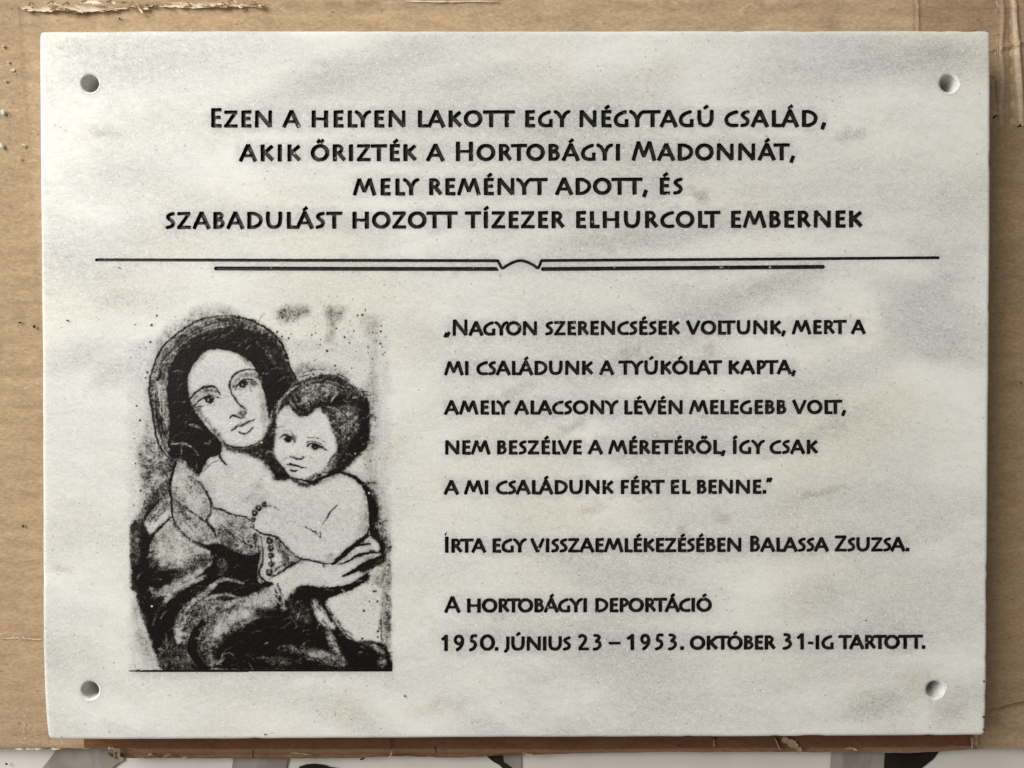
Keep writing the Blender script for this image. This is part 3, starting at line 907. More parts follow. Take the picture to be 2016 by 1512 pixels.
def hatch(pts, spread, count, w=1.4, val=.8, seed=0, length=.7):
    """bundle of thin hair / cloth strokes following a path"""
    r = np.random.default_rng(seed); q = catmull(pts, False, 6)
    for _ in range(count):
        a = r.random() * (1 - length); i0 = int(a * len(q)); i1 = max(i0 + 3, int((a + length * (.5 + .5 * r.random())) * len(q)))
        s_ = q[i0:i1:3]
        if len(s_) < 2: continue
        off = r.normal(0, spread / 2, 2)
        line(s_ + off + r.normal(0, .5, s_.shape), w * (.6 + .8 * r.random()), val=val, n=3)

def draw():
    global INKD
    # --- smudged ground around the figures
    fill([(300, 700), (330, 640), (400, 605), (450, 604), (470, 622), (420, 640), (360, 670), (318, 720), (300, 800), (304, 900), (330, 960), (300, 1000), (280, 960), (284, 860), (290, 760)], .30, 8)
    fill([(272, 880), (300, 860), (345, 905), (338, 980), (300, 1010), (270, 1020), (284, 960)], .48, 7)
    fill([(546, 604), (580, 600), (610, 606), (600, 622), (560, 634), (544, 625)], .40, 7)
    fill([(640, 604), (680, 602), (684, 612), (660, 640), (655, 668), (640, 672), (646, 640)], .33, 6)
    fill([(712, 625), (745, 625), (748, 660), (740, 680), (715, 660)], .28, 7)
    fill([(728, 690), (742, 690), (742, 860), (728, 860)], .16, 5)
    fill([(560, 735), (600, 715), (660, 722), (700, 745), (640, 738), (600, 744), (575, 765)], .30, 6)
    fill([(705, 780), (740, 760), (745, 860), (728, 900), (760, 990), (764, 1080), (735, 1080), (726, 960)], .30, 8)
    fill([(752, 1080), (768, 1080), (769, 1310), (754, 1310)], .45, 3)
    # --- veil
    fill([(478, 624), (430, 622), (386, 632), (340, 662), (305, 715), (295, 768), (299, 808), (308, 850), (326, 893), (352, 905), (380, 880), (400, 700), (450, 650), (520, 660), (560, 720), (578, 748), (567, 708), (542, 660), (510, 634)], .56, 3)
    fill([(320, 760), (322, 860), (312, 840), (303, 790), (310, 730)], .22, 5)
    fill([(345, 690), (400, 650), (455, 636), (410, 640), (352, 676), (322, 730)], .28, 4)
    line([(344, 905), (326, 896), (309, 866), (300, 812), (294, 768), (300, 728), (318, 686), (345, 660), (386, 632), (424, 623), (460, 622)], 4.2, 3)
    line([(455, 622), (484, 627), (520, 644), (545, 664), (561, 692), (570, 722), (584, 749)], 3.2, 6)
    hatch([(312, 720), (345, 680), (392, 648), (450, 632), (500, 645), (535, 680)], 14, 44, 1.6, .85, 3)
    hatch([(305, 760), (308, 810), (318, 860), (340, 900)], 9, 22, 1.8, .9, 4)
    line([(318, 730), (310, 748), (306, 742)], 6, 4, .9)
    # --- dark hair and inside of the veil
    fill([(406, 655), (448, 643), (476, 646), (506, 656), (540, 690), (560, 725), (576, 748), (566, 770), (548, 790), (541, 812), (530, 830), (524, 800), (516, 765), (508, 740), (498, 720), (483, 705), (462, 694), (434, 688),
          (404, 691), (387, 708), (376, 724), (369, 744), (369, 764), (374, 790), (380, 803), (396, 826), (414, 848), (434, 869), (434, 893), (408, 905), (396, 930), (386, 936), (350, 908), (330, 890), (334, 840), (330, 780), (334, 728), (352, 692), (380, 668)], 1.12, 1.2)
    fill([(486, 662), (530, 690), (556, 730), (566, 752), (540, 720), (505, 680)], .80, 3)
    fill([(494, 652), (520, 652), (545, 672), (560, 696), (566, 712), (572, 732), (584, 750), (566, 760), (548, 720), (520, 684)], .93, 3)
    for p_ in ([(352, 726), (348, 760), (352, 800)], [(362, 710), (356, 740)], [(505, 672), (528, 694), (540, 716)], [(498, 690), (520, 715), (534, 745)]):
        erase(p_, 2.2, 1.2, .72, 1.5)
    erase([(338, 874), (360, 873), (378, 881), (392, 897)], 5, 2, .35, 1.5)
    erase([(374, 836), (386, 840), (398, 846)], 7, 2, .62, 2)
    erase([(330, 883), (334, 888)], 5, 3, .4, 1.5)
    erase([(364, 908), (363, 930)], 5, 3, .30, 1.2); erase([(376, 902), (378, 916)], 2.5, 1.5, .45, 1); erase([(385, 906), (388, 926)], 3, 1.5, .5, 1)
    hatch([(340, 712), (336, 780), (340, 850)], 6, 16, 1.2, 1.1, 6)
    # --- neck shadow and space between the heads
    fill([(434, 869), (449, 877), (470, 881), (498, 876), (518, 861), (530, 836), (541, 815), (545, 845), (540, 875), (541, 898), (552, 916), (563, 930), (572, 942), (556, 948), (540, 945), (534, 925), (520, 910), (500, 900), (474, 893), (446, 884)], .93, 3)
    fill([(500, 905), (530, 915), (545, 945), (525, 945), (515, 925)], .42, 5, 'add')
    # --- faces stay bare stone with soft edges
    fill([(398, 945), (430, 915), (480, 900), (530, 930), (540, 948), (520, 968), (500, 1010), (470, 1012), (430, 1002), (412, 975)], .05, 6)
    fill([(434, 691), (462, 695), (483, 707), (498, 722), (508, 742), (517, 766), (523, 792), (527, 822), (516, 856), (497, 873), (470, 878), (449, 873), (432, 862), (413, 843), (397, 823), (382, 802), (375, 785), (371, 763), (371, 745), (378, 724), (389, 709), (405, 693)], .0, 1.5)
    fill([(380, 803), (397, 826), (416, 848), (436, 867), (445, 872), (420, 838), (400, 812), (388, 795)], .55, 3)
    fill([(512, 770), (524, 800), (528, 826), (518, 850), (514, 820), (510, 795)], .28, 4)
    line([(404, 700), (386, 716), (376, 740), (373, 765), (377, 784)], 4, 2, .30, 2.5)
    line([(433, 868), (449, 877), (470, 881), (498, 876), (514, 866)], 2.6)
    hatch([(470, 697), (488, 712), (502, 730)], 4, 10, 1.3, .9, 9)
    # --- mother's eyes, nose, mouth
    line([(374, 786), (385, 772), (402, 762), (418, 761), (428, 768), (434, 778)], 4.4, 3.2)
    fill([(384, 775), (404, 764), (424, 766), (430, 776), (412, 773), (394, 780), (380, 792)], .50, 2)
    line([(384, 797), (395, 786), (412, 779), (424, 781), (433, 784)], 3.0, 2.0)
    line([(380, 798), (392, 801), (404, 798)], 4, 2, .8)
    fill([(403, 783), (412, 778), (421, 782), (420, 790), (412, 795), (404, 791)], 1.1, 1)
    erase([(410, 786), (411, 789)], 2.4, 2.4, .1, .8)
    line([(404, 797), (414, 799), (424, 795)], 1.4, 1, .6)
    line([(466, 792), (457, 776), (452, 760), (457, 742), (472, 731), (492, 727), (510, 731)], 3.4, 3.0, .92)
    fill([(457, 762), (462, 745), (478, 735), (500, 734), (508, 742), (484, 742), (470, 750), (462, 766)], .5, 2)
    line([(463, 768), (470, 753), (484, 746), (500, 750), (507, 757)], 3.0, 2.2)
    line([(463, 768), (470, 766), (478, 768)], 1.8, 1.2, .7)
    fill([(470, 752), (478, 748), (487, 752), (486, 760), (478, 764), (471, 760)], 1.1, 1)
    erase([(476, 755), (477, 758)], 2.4, 2.4, .1, .8)
    fill([(490, 752), (500, 750), (506, 757), (496, 762)], .5, 2)
    fill([(500, 733), (513, 738), (518, 752), (510, 750), (502, 742)], .65, 2.5)
    line([(464, 788), (472, 797), (480, 803), (484, 809), (481, 820)], 3.4, 4.0, .85)
    line([(453, 823), (459, 818), (466, 820), (474, 823), (482, 822)], 3.2, 2.4)
    fill([(470, 812), (478, 806), (484, 808), (481, 822), (472, 822)], .55, 1.5)
    line([(456, 847), (466, 840), (476, 838), (486, 832), (502, 826)], 4.0, 3.0)
    line([(470, 851), (482, 854), (492, 848), (499, 840)], 3.6, 2.6, .9)
    # --- neck, chest
    line([(434, 872), (432, 893), (437, 906), (447, 916)], 4.5, 2.5, .95)
    line([(398, 932), (412, 915), (432, 905)], 2.2, 1.6, .6)
    # --- shawl on the shoulder
    fill([(336, 920), (356, 905), (388, 935), (405, 958), (415, 992), (412, 1020), (430, 1072), (406, 1078), (366, 1060), (345, 1030), (336, 985)], .34, 4)
    fill([(352, 930), (372, 950), (392, 985), (398, 1005), (380, 1000), (356, 975)], .16, 6)
    fill([(356, 1010), (380, 1032), (400, 1058), (384, 1056), (360, 1036)], .20, 5)
    fill([(345, 905), (336, 936), (334, 980), (323, 978), (300, 1004), (280, 1034), (262, 1062), (262, 1030), (285, 1000), (300, 975), (325, 940), (330, 905)], .80, 4)
    line([(348, 905), (338, 934), (334, 962), (337, 984), (340, 1018)], 7, 4)
    line([(360, 930), (384, 944), (398, 956), (409, 975), (416, 994), (414, 1012), (407, 1026), (420, 1044), (430, 1072)], 2.4, 8, .85, 1.6)
    line([(336, 977), (357, 993), (380, 1010), (404, 1027), (418, 1040)], 3.4, 4, .82, 1.8)
    line([(339, 1016), (346, 1034), (358, 1050), (374, 1064), (404, 1076), (430, 1084)], 5, 10)
    line([(338, 1018), (318, 1036), (302, 1052), (291, 1074), (287, 1110)], 5, 6)
    line([(324, 975), (296, 1003), (280, 1030), (266, 1058)], 7, 5, .95)
    hatch([(350, 1000), (380, 1030), (410, 1058)], 9, 26, 1.5, .6, 21)
    hatch([(352, 935), (380, 970), (400, 1005)], 10, 22, 1.4, .5, 22)
    hatch([(330, 985), (300, 1020), (285, 1050)], 8, 22, 1.5, .7, 23)
    # blouse with lace, beads
    fill([(418, 1000), (436, 1004), (462, 1014), (486, 1019), (496, 1030), (498, 1048), (514, 1058), (516, 1085), (470, 1092), (440, 1078), (424, 1045)], .34, 3)
    line([(413, 998), (434, 1003), (458, 1013), (484, 1018), (497, 1029)], 3.0, 2.4)
    fill([(424, 1040), (445, 1050), (470, 1075), (480, 1092), (440, 1090), (426, 1068)], .62, 5)
    hatch([(440, 1028), (462, 1050), (492, 1078)], 16, 40, 1.6, .8, 31, .35)
    hatch([(500, 1045), (505, 1065), (506, 1085)], 8, 22, 2.0, 1.0, 32, .4)
    # --- big sleeve and mantle, left edge
    fill([(258, 1032), (290, 1040), (292, 1080), (284, 1130), (300, 1170), (330, 1190), (300, 1250), (325, 1312), (318, 1318), (294, 1256), (276, 1206), (266, 1166), (258, 1152)], .90, 2)
    fill([(262, 1040), (272, 1042), (280, 1090), (272, 1110), (262, 1090)], .72, 5)
    fill([(264, 1170), (280, 1215), (296, 1262), (314, 1312), (290, 1318), (262, 1240)], .22, 6, 'max')
    fill([(300, 1062), (320, 1040), (342, 1028), (362, 1056), (400, 1080), (420, 1096), (412, 1130), (380, 1140), (330, 1172), (300, 1165), (290, 1120)], .27, 6)
    fill([(296, 1108), (330, 1118), (372, 1108), (400, 1100), (392, 1128), (340, 1160), (300, 1168), (280, 1140)], .50, 12, 'add')
    fill([(285, 1060), (300, 1062), (300, 1110), (296, 1150), (280, 1140)], .6, 8, 'add')
    fill([(292, 1100), (310, 1120), (350, 1120), (352, 1130), (318, 1160), (300, 1165), (286, 1140)], .40, 7, 'add')
    fill([(385, 1092), (415, 1088), (420, 1112), (395, 1120)], .35, 5, 'add')
    hatch([(300, 1150), (340, 1130), (400, 1100)], 16, 46, 1.6, .8, 41, .3)
    hatch([(300, 1080), (330, 1100), (380, 1110)], 18, 34, 1.5, .55, 42, .25)
    # deep black in the lap
    fill([(406, 1076), (432, 1070), (462, 1086), (496, 1092), (514, 1084), (508, 1118), (510, 1146), (526, 1142), (540, 1150), (512, 1164), (478, 1176), (440, 1184), (400, 1190), (370, 1210), (345, 1260), (350, 1320), (322, 1316), (300, 1260), (290, 1180),
          (330, 1172), (360, 1150), (404, 1120), (420, 1098)], 1.10, 2)
    fill([(426, 1096), (446, 1100), (448, 1120), (432, 1130)], .70, 4)
    fill([(340, 1262), (360, 1212), (398, 1186), (440, 1180), (436, 1212), (402, 1238), (392, 1266)], .62, 4)
    fill([(322, 1262), (402, 1262), (410, 1318), (318, 1318)], .84, 4)
    # light folds
    for p_, a_, b_, v_ in (([(322, 1186), (345, 1164), (372, 1148), (404, 1134)], 12, 8, .22), ([(316, 1162), (350, 1148), (390, 1128), (412, 1112)], 10, 6, .35),
                       ([(352, 1262), (350, 1238), (354, 1216), (368, 1196), (392, 1176), (416, 1156), (438, 1141), (462, 1143), (480, 1149)], 17, 4, .34),
                       ([(362, 1224), (372, 1206), (388, 1192), (410, 1178), (434, 1171), (458, 1173), (472, 1178)], 8, 4, .42),
                       ([(380, 1306), (372, 1288), (366, 1268), (360, 1256)], 12, 8, .74), ([(340, 1300), (330, 1270), (326, 1240)], 9, 5, .75), ([(300, 1230), (310, 1200), (320, 1190)], 8, 4, .72)):
        erase(p_, a_, b_, v_, 3)
    hatch([(356, 1250), (362, 1210), (400, 1170), (440, 1148)], 10, 46, 1.6, .95, 51, .25)
    hatch([(325, 1182), (360, 1158), (400, 1138)], 7, 26, 1.5, .9, 52, .3)
    line([(398, 1226), (384, 1250), (378, 1276), (388, 1300), (404, 1316)], 18, 14, 1.1)
    # sleeve of the holding arm
    fill([(396, 1240), (420, 1214), (452, 1192), (490, 1172), (520, 1158), (534, 1164), (546, 1186), (560, 1200), (552, 1212), (526, 1214), (498, 1218), (462, 1240), (446, 1264), (440, 1290), (424, 1308), (404, 1290), (392, 1262)], .66, 5)
    fill([(424, 1222), (460, 1204), (486, 1200), (500, 1206), (480, 1218), (450, 1234), (430, 1252), (418, 1240)], .22, 7)
    fill([(440, 1262), (480, 1228), (530, 1206), (560, 1204), (560, 1224), (500, 1240), (450, 1296), (425, 1306)], .7, 9, 'add')
    fill([(470, 1192), (500, 1172), (525, 1160), (540, 1170), (548, 1184), (532, 1192), (500, 1196)], .25, 5)
    hatch([(400, 1260), (430, 1225), (480, 1196), (530, 1180)], 22, 120, 1.5, 1.0, 61, .15)
    hatch([(420, 1300), (430, 1270), (460, 1240)], 12, 60, 1.5, 1.1, 62, .2)
    hatch([(540, 1160), (550, 1178), (560, 1196)], 5, 12, 1.6, 1.0, 63, .5)
    # dark skirt below
    fill([(440, 1300), (446, 1262), (470, 1240), (505, 1219), (545, 1216), (564, 1200), (560, 1182), (582, 1162), (600, 1158), (630, 1163), (662, 1160), (694, 1150), (720, 1130), (730, 1136), (700, 1160), (664, 1172), (640, 1184),
          (650, 1206), (668, 1236), (690, 1258), (735, 1262), (756, 1268), (770, 1300), (772, 1318), (400, 1318), (418, 1310)], 1.08, 2)
    fill([(540, 1276), (580, 1270), (640, 1282), (690, 1310), (640, 1308), (580, 1286)], .60, 5)
    fill([(640, 1240), (655, 1250), (668, 1280), (680, 1300), (662, 1290), (648, 1268)], .48, 4)
    fill([(612, 1178), (628, 1186), (640, 1206), (650, 1222), (660, 1234), (652, 1240), (634, 1228), (620, 1210)], .18, 3)
    fill([(560, 1176), (590, 1180), (610, 1200), (616, 1230), (590, 1225), (566, 1205)], .86, 5)
    fill([(700, 1262), (730, 1266), (752, 1276), (758, 1292), (730, 1276)], .55, 3)
    fill([(744, 1296), (760, 1298), (758, 1312), (744, 1312)], .55, 3)
    fill([(520, 1296), (560, 1292), (600, 1306), (540, 1312)], .80, 4)
    hatch([(560, 1276), (620, 1282), (680, 1306)], 10, 60, 1.5, 1.0, 71, .2)
    hatch([(645, 1245), (662, 1270), (680, 1304)], 9, 50, 1.5, 1.0, 72, .2)
    hatch([(610, 1175), (628, 1205), (650, 1235)], 9, 30, 1.4, .9, 73, .3)
    # leg of the child stays bare
    fill([(644, 1184), (668, 1172), (694, 1160), (722, 1146), (742, 1152), (748, 1176), (750, 1210), (744, 1248), (728, 1257), (708, 1256), (692, 1257), (678, 1244), (664, 1220), (650, 1200)], .03, 2)
    line([(641, 1184), (650, 1204), (666, 1226), (680, 1246), (694, 1260)], 4, 6, .75, 2)
    line([(741, 1250), (748, 1230), (752, 1200)], 5, 2, .45, 2)
    # --- body of the child, bare stone
    fill([(500, 1042), (520, 1052), (546, 1056), (562, 1074), (586, 1099), (612, 1104), (640, 1110), (656, 1108), (680, 1090), (702, 1070), (718, 1056), (724, 1036), (732, 1010), (728, 986), (720, 964), (702, 945), (684, 936), (650, 944), (600, 950), (560, 948), (538, 948), (522, 966), (512, 990)], .0, 2)
    line([(684, 934), (703, 944), (720, 962), (730, 986), (734, 1010), (735, 1036), (738, 1060), (748, 1080)], 7, 18, 1.0, 1.5)
    fill([(730, 990), (742, 1000), (750, 1050), (757, 1080), (752, 1100), (738, 1098), (733, 1060)], .95, 4)
    fill([(700, 930), (730, 960), (748, 1010), (740, 1010), (722, 965)], .5, 5, 'add')
    line([(716, 960), (724, 990), (724, 1030), (716, 1052)], 8, 4, .25, 4)
    line([(498, 1040), (516, 1051), (541, 1056), (560, 1074), (586, 1098), (612, 1103), (640, 1110), (654, 1108)], 4.2, 3.4)
    line([(652, 1110), (668, 1098), (690, 1080), (706, 1066), (720, 1056), (728, 1040)], 8, 5)
    fill([(541, 1057), (562, 1075), (586, 1100), (600, 1106), (572, 1120), (558, 1100), (545, 1080)], .60, 4)
    # bead strings
    for bx, by, br in ((530, 1065, 7), (533, 1080, 6.5), (533.5, 1094, 6.5), (534, 1111, 6), (530, 1127, 7.5), (519, 993, 5.5), (509, 1000, 6), (501, 1010, 6.5), (499, 1023, 5), (497, 1035, 5.5), (502, 1060, 3.5), (489, 1066, 3.5), (494, 1076, 4)):
        a = np.linspace(0, 2 * math.pi, 12, endpoint=False)
        fill(np.stack([bx + br * np.cos(a), by + br * np.sin(a)], 1), 1.05, 1, 'max', False)
        a2 = np.linspace(0, 2 * math.pi, 8, endpoint=False)
        fill(np.stack([bx - .5 + br * .42 * np.cos(a2), by - .8 + br * .42 * np.sin(a2)], 1), .1, 1, 'mix', False)
    line([(516, 992), (522, 990), (523, 996)], 2, 2)
    line([(528, 1058), (532, 1084), (534, 1110), (529, 1134)], 2.6, 2.2, .9)
    line([(514, 1056), (518, 1100), (510, 1130), (524, 1146)], 3, 5, .9)
    hatch([(548, 1080), (562, 1105), (548, 1122)], 8, 26, 1.5, .75, 81, .4)
    line([(530, 1140), (552, 1126), (575, 1112), (592, 1104)], 4.5, 5, .85, 1.5)
    line([(536, 1128), (556, 1112), (590, 1106)], 3, 3, .7)
    line([(546, 1148), (552, 1164), (560, 1176), (564, 1184)], 3, 4, .95)
    # soft body shading
    fill([(500, 1000), (508, 985), (530, 962), (524, 990), (512, 1020)], .16, 7, 'add')
    fill([(690, 1078), (722, 1040), (728, 1000), (722, 975), (712, 1010), (700, 1050)], .26, 8, 'add')
    fill([(640, 1108), (680, 1084), (700, 1060), (672, 1082), (640, 1098), (600, 1096)], .20, 6, 'add')
    fill([(404, 938), (414, 985), (424, 1000), (440, 1000), (420, 970), (412, 935)], .16, 6, 'add')
    fill([(470, 985), (500, 955), (520, 930), (512, 960), (492, 985)], .16, 5, 'add')
    hatch([(545, 1160), (570, 1150), (620, 1152), (680, 1144)], 4, 20, 1.6, .45, 85, .3)
    # small marks on the chest
    line([(665, 995), (650, 1008), (640, 1024), (631, 1038)], 3.2, 1.6, .85)
    line([(590, 1034), (608, 1041), (622, 1049), (630, 1058)], 1.4, 4.5, .6)
    line([(630, 1047), (632, 1060)], 3, 1.5, .7)
    # --- holding hand with its fingers
    fill([(550, 1150), (562, 1132), (586, 1112), (640, 1112), (664, 1110), (704, 1078), (724, 1060), (744, 1070), (752, 1092), (734, 1112), (712, 1134), (688, 1150), (650, 1156), (604, 1156), (578, 1164), (562, 1180)], .06, 2)
    line([(654, 1112), (672, 1098), (692, 1080), (706, 1070), (724, 1056)], 6, 4)
    line([(696, 1077), (706, 1074), (718, 1071), (730, 1070)], 4.5, 3.5)
    line([(718, 1056), (728, 1054), (736, 1062)], 3, 3)
    line([(666, 1112), (688, 1103), (702, 1094), (722, 1089), (754, 1086)], 3.2, 5)
    line([(674, 1135), (694, 1126), (712, 1116), (732, 1106), (754, 1096)], 5, 14)
    fill([(704, 1120), (730, 1104), (752, 1096), (752, 1108), (730, 1122), (712, 1128)], .95, 2)
    line([(582, 1166), (594, 1158), (626, 1162), (660, 1160), (694, 1151), (716, 1136), (728, 1124)], 14, 3.5)
    line([(636, 1111), (640, 1120)], 4, 2, .55)
    fill([(640, 1096), (650, 1088), (660, 1096), (650, 1108)], .28, 3)
    fill([(730, 1130), (750, 1136), (752, 1152), (744, 1158)], .4, 4)
    fill([(745, 1060), (757, 1070), (758, 1098), (750, 1100)], 1.0, 2)
    # --- child's head: hair
    fill([(545, 812), (554, 785), (572, 762), (596, 747), (618, 740), (648, 736), (670, 743), (694, 758), (709, 778), (724, 784), (727, 824), (725, 872), (710, 892), (696, 908), (676, 926), (656, 934), (640, 930), (650, 910), (661, 887), (663, 868), (654, 848),
          (648, 826), (637, 812), (622, 804), (612, 815), (590, 821), (577, 812), (568, 798), (555, 806), (545, 820), (543, 845), (538, 830), (532, 812)], .88, 2)
    fill([(590, 770), (610, 756), (650, 748), (680, 765), (660, 778), (630, 782), (606, 800), (596, 790)], .62, 5)
    fill([(648, 800), (676, 790), (700, 800), (706, 840), (700, 880), (680, 885), (668, 850), (655, 826)], .66, 6)
    fill([(690, 870), (720, 850), (722, 876), (704, 895), (690, 895)], 1.1, 4)
    fill([(710, 785), (724, 785), (726, 860), (716, 870), (708, 820)], 1.05, 3)
    fill([(640, 782), (690, 775), (700, 792), (660, 800)], 1.0, 4)
    erase([(544, 808), (556, 785), (572, 768), (590, 758)], 5, 3, .30, 1.5)
    erase([(532, 826), (538, 806), (548, 790)], 4, 2, .4, 1.5)
    erase([(568, 782), (574, 796), (586, 812)], 3, 2, .3, 1)
    erase([(586, 796), (598, 792), (608, 780)], 5, 3, .42, 2)
    erase([(652, 838), (660, 852), (670, 862)], 3.5, 2, .35, 1)
    hatch([(574, 780), (586, 808), (604, 812), (620, 798)], 5, 26, 1.4, 1.1, 91, .5)
    hatch([(600, 760), (640, 752), (690, 770), (712, 810), (708, 870)], 16, 110, 1.4, 1.05, 92, .22)
    hatch([(620, 790), (660, 800), (684, 840), (680, 900)], 15, 90, 1.4, 1.05, 93, .22)
    for k in range(26):
        r = np.random.default_rng(500 + k); cx, cy = 600 + r.random() * 110, 758 + r.random() * 120
        if cx < 655 and cy > 800: continue
        a = r.random() * 6.28; erase([(cx, cy), (cx + 7 * math.cos(a), cy + 7 * math.sin(a)), (cx + 12 * math.cos(a + .5), cy + 12 * math.sin(a + .5))], 1.8, 1.0, .42, .8)
    for p_ in ([(572, 785), (580, 802), (594, 812), (612, 804)], [(578, 778), (588, 796), (602, 804), (616, 794)], [(590, 776), (604, 764), (626, 757), (650, 760)], [(596, 784), (616, 772), (642, 768), (668, 774)],
               [(640, 800), (662, 806), (680, 822), (690, 846)], [(652, 824), (664, 836), (676, 852)], [(600, 756), (630, 748), (662, 754)]):
        erase(p_, 2.0, 1.2, .45, 1.2)
    # face edge, jaw
    fill([(545, 824), (556, 807), (568, 800), (577, 813), (590, 823), (612, 818), (623, 807), (637, 815), (646, 828), (650, 848), (660, 868), (660, 886), (648, 906), (632, 925), (612, 935), (590, 940), (573, 939), (562, 929), (551, 914), (542, 898), (540, 875), (544, 846)], .0, 1.3)
    fill([(632, 926), (650, 908), (658, 890), (664, 900), (650, 925), (624, 940), (600, 945), (612, 936)], .55, 3)
    line([(539, 898), (551, 916), (563, 931), (573, 941), (592, 944), (612, 950), (630, 942), (650, 934), (668, 930), (690, 936)], 5, 4, .95, 1.5)
    line([(575, 942), (600, 955), (626, 948)], 10, 5, .85, 3)
    line([(645, 914), (654, 900), (664, 892), (676, 902)], 2.4, 3.5, .85)
    # child's eyes, nose, mouth
    line([(550, 862), (559, 857), (570, 859), (578, 865), (582, 871)], 3.0, 2.4)
    fill([(561, 861), (567, 859), (573, 863), (572, 870), (566, 871), (561, 867)], 1.1, 1)
    line([(555, 848), (561, 848), (569, 848), (577, 855), (581, 864)], 1.4, 2.0, .75)
    line([(582, 858), (581, 868), (576, 878)], 4, 2, .45, 2)
    line([(604, 878), (611, 873), (624, 875), (634, 881), (641, 884)], 3.2, 3.4)
    line([(602, 872), (612, 868), (628, 872), (638, 881)], 2.6, 1.6, .8)
    fill([(613, 876), (620, 874), (627, 878), (624, 885), (617, 886), (613, 881)], 1.05, 1)
    erase([(619, 879), (620, 881)], 1.8, 1.8, .2, .8)
    line([(605, 861), (617, 861), (630, 864), (643, 873)], 1.5, 2.2, .8)
    line([(570, 897), (576, 901), (584, 904), (592, 904), (598, 899)], 3.0, 2.4)
    line([(565, 915), (572, 914), (582, 917), (592, 920), (602, 920)], 4.0, 3.0)
    line([(571, 925), (578, 927), (586, 926)], 4.2, 3.0, .95)
    fill([(600, 946), (640, 935), (670, 925), (690, 932), (660, 940), (630, 952)], .45, 4, 'add')
    # right-hand edge and base line
    line([(740, 898), (741, 950), (744, 1000)], 3, 2, .35, 1.5)
    line([(766, 1050), (768, 1070), (767, 1084)], 2.5, 1.5, .6)
    line([(765, 1090), (766, 1130), (768, 1160)], 8, 7, .5, 2)
    line([(762, 1170), (767, 1190)], 9, 6, .55, 2)
    line([(763, 1206), (765, 1250)], 12, 8, .62, 2); hatch([(762, 1206), (765, 1290)], 6, 26, 2.2, .95, 95, .2)
    line([(750, 1210), (752, 1260), (764, 1300), (771, 1316)], 3, 8, .7, 1.5)
    line([(254, 1321), (300, 1321), (420, 1321.5), (560, 1321.5), (700, 1321.5), (768, 1320)], 2.4, 7, 1.1, .7, taper=.8)
    line([(770, 1318), (762, 1322)], 5, 4)
draw()
for k in range(900):                              # dry-brush scratches that break up the solid blacks
    r = np.random.default_rng(7000 + k)
    cx, cy = IX + 30 + r.random() * (IW - 60), IY + 40 + r.random() * (IH - 60)
    v_ = INKD[int(cy - IY), int(cx - IX)]
    if v_ < .86: continue
    a = -.5 + r.normal(0, .5); L_ = 5 + r.random() * 12
    erase([(cx, cy), (cx + L_ * math.cos(a), cy + L_ * math.sin(a)), (cx + 2 * L_ * math.cos(a + .25), cy + 2 * L_ * math.sin(a + .25))], 1.4 + r.random() * 3.0, 1.0, .58 + r.random() * .26, 1.8)
# ragged, grainy application of the paint
yy, xx = np.mgrid[0:IH, 0:IW]
dx = (vnoise(IH, IW, 6, 201) - .5) * 2.0 + (vnoise(IH, IW, 2.2, 202) - .5) * 1.5
dy = (vnoise(IH, IW, 6, 203) - .5) * 2.0 + (vnoise(IH, IW, 2.2, 204) - .5) * 1.5
S = INKD[np.clip((yy + dy).round().astype(int), 0, IH - 1), np.clip((xx + dx).round().astype(int), 0, IW - 1)]
def norm(a): return (a - a.mean()) / a.std()
gr = norm(.45 * vnoise(IH, IW, 1.8, 205) + .30 * vnoise(IH, IW, 3.4, 206) + .25 * vnoise(IH, IW, 8, 207))
brush = norm(vnoise(IH, IW, 11, 208, 1.8) + vnoise(IH, IW, 2.0, 209, 9) + .8 * vnoise(IH, IW, 14, 210))
cloud = norm(vnoise(IH, IW, 30, 211) + .6 * vnoise(IH, IW, 13, 212))
sm = blur(np.clip(S, 0, 1), 5); sm2 = blur(np.clip(S, 0, 1), 11)
tone = np.clip(np.maximum(S, .56 * sm + .14 * sm2 - .05), 0, 1.15)
mid = np.clip(4 * tone * (1 - np.clip(tone, 0, 1)), 0, 1)
t2 = tone + mid * (.07 * cloud + .07 * brush)
hard = np.clip((t2 + gr * .22 * (.35 + .65 * mid) - .52) / .55 + .5, 0, 1)
hard = hard * hard * (3 - 2 * hard)
hard = np.where(tone < .03, 0, hard)
wash = np.clip(t2, 0, 1) ** 1.15 * (1 + .24 * gr * mid)
alpha = np.clip(.26 * hard + .74 * wash, 0, 1)
dk = np.clip((tone - .93) / .1, 0, 1); alpha = np.maximum(alpha, dk * (.985 - .05 * np.clip(brush * .6 + cloud * .6, 0, 2.2)))
alpha[IH - 14:] *= 0
base_y = 1321.8 + .6 * np.sin(np.arange(IW) / 90.)
for i in range(IW):
    X_ = i + IX
    if 254 < X_ < 772:
        th = 1.0 + 2.4 * min(1, max(0, (X_ - 256) / 70)); k_ = .9 if X_ > 275 else .45 + .3 * math.sin(X_ * 2.1)
        j0 = int(base_y[i] - IY - th); alpha[j0:int(base_y[i] - IY + 1), i] = np.maximum(alpha[j0:int(base_y[i] - IY + 1), i], k_)
        alpha[int(base_y[i] - IY + 1):, i] = 0
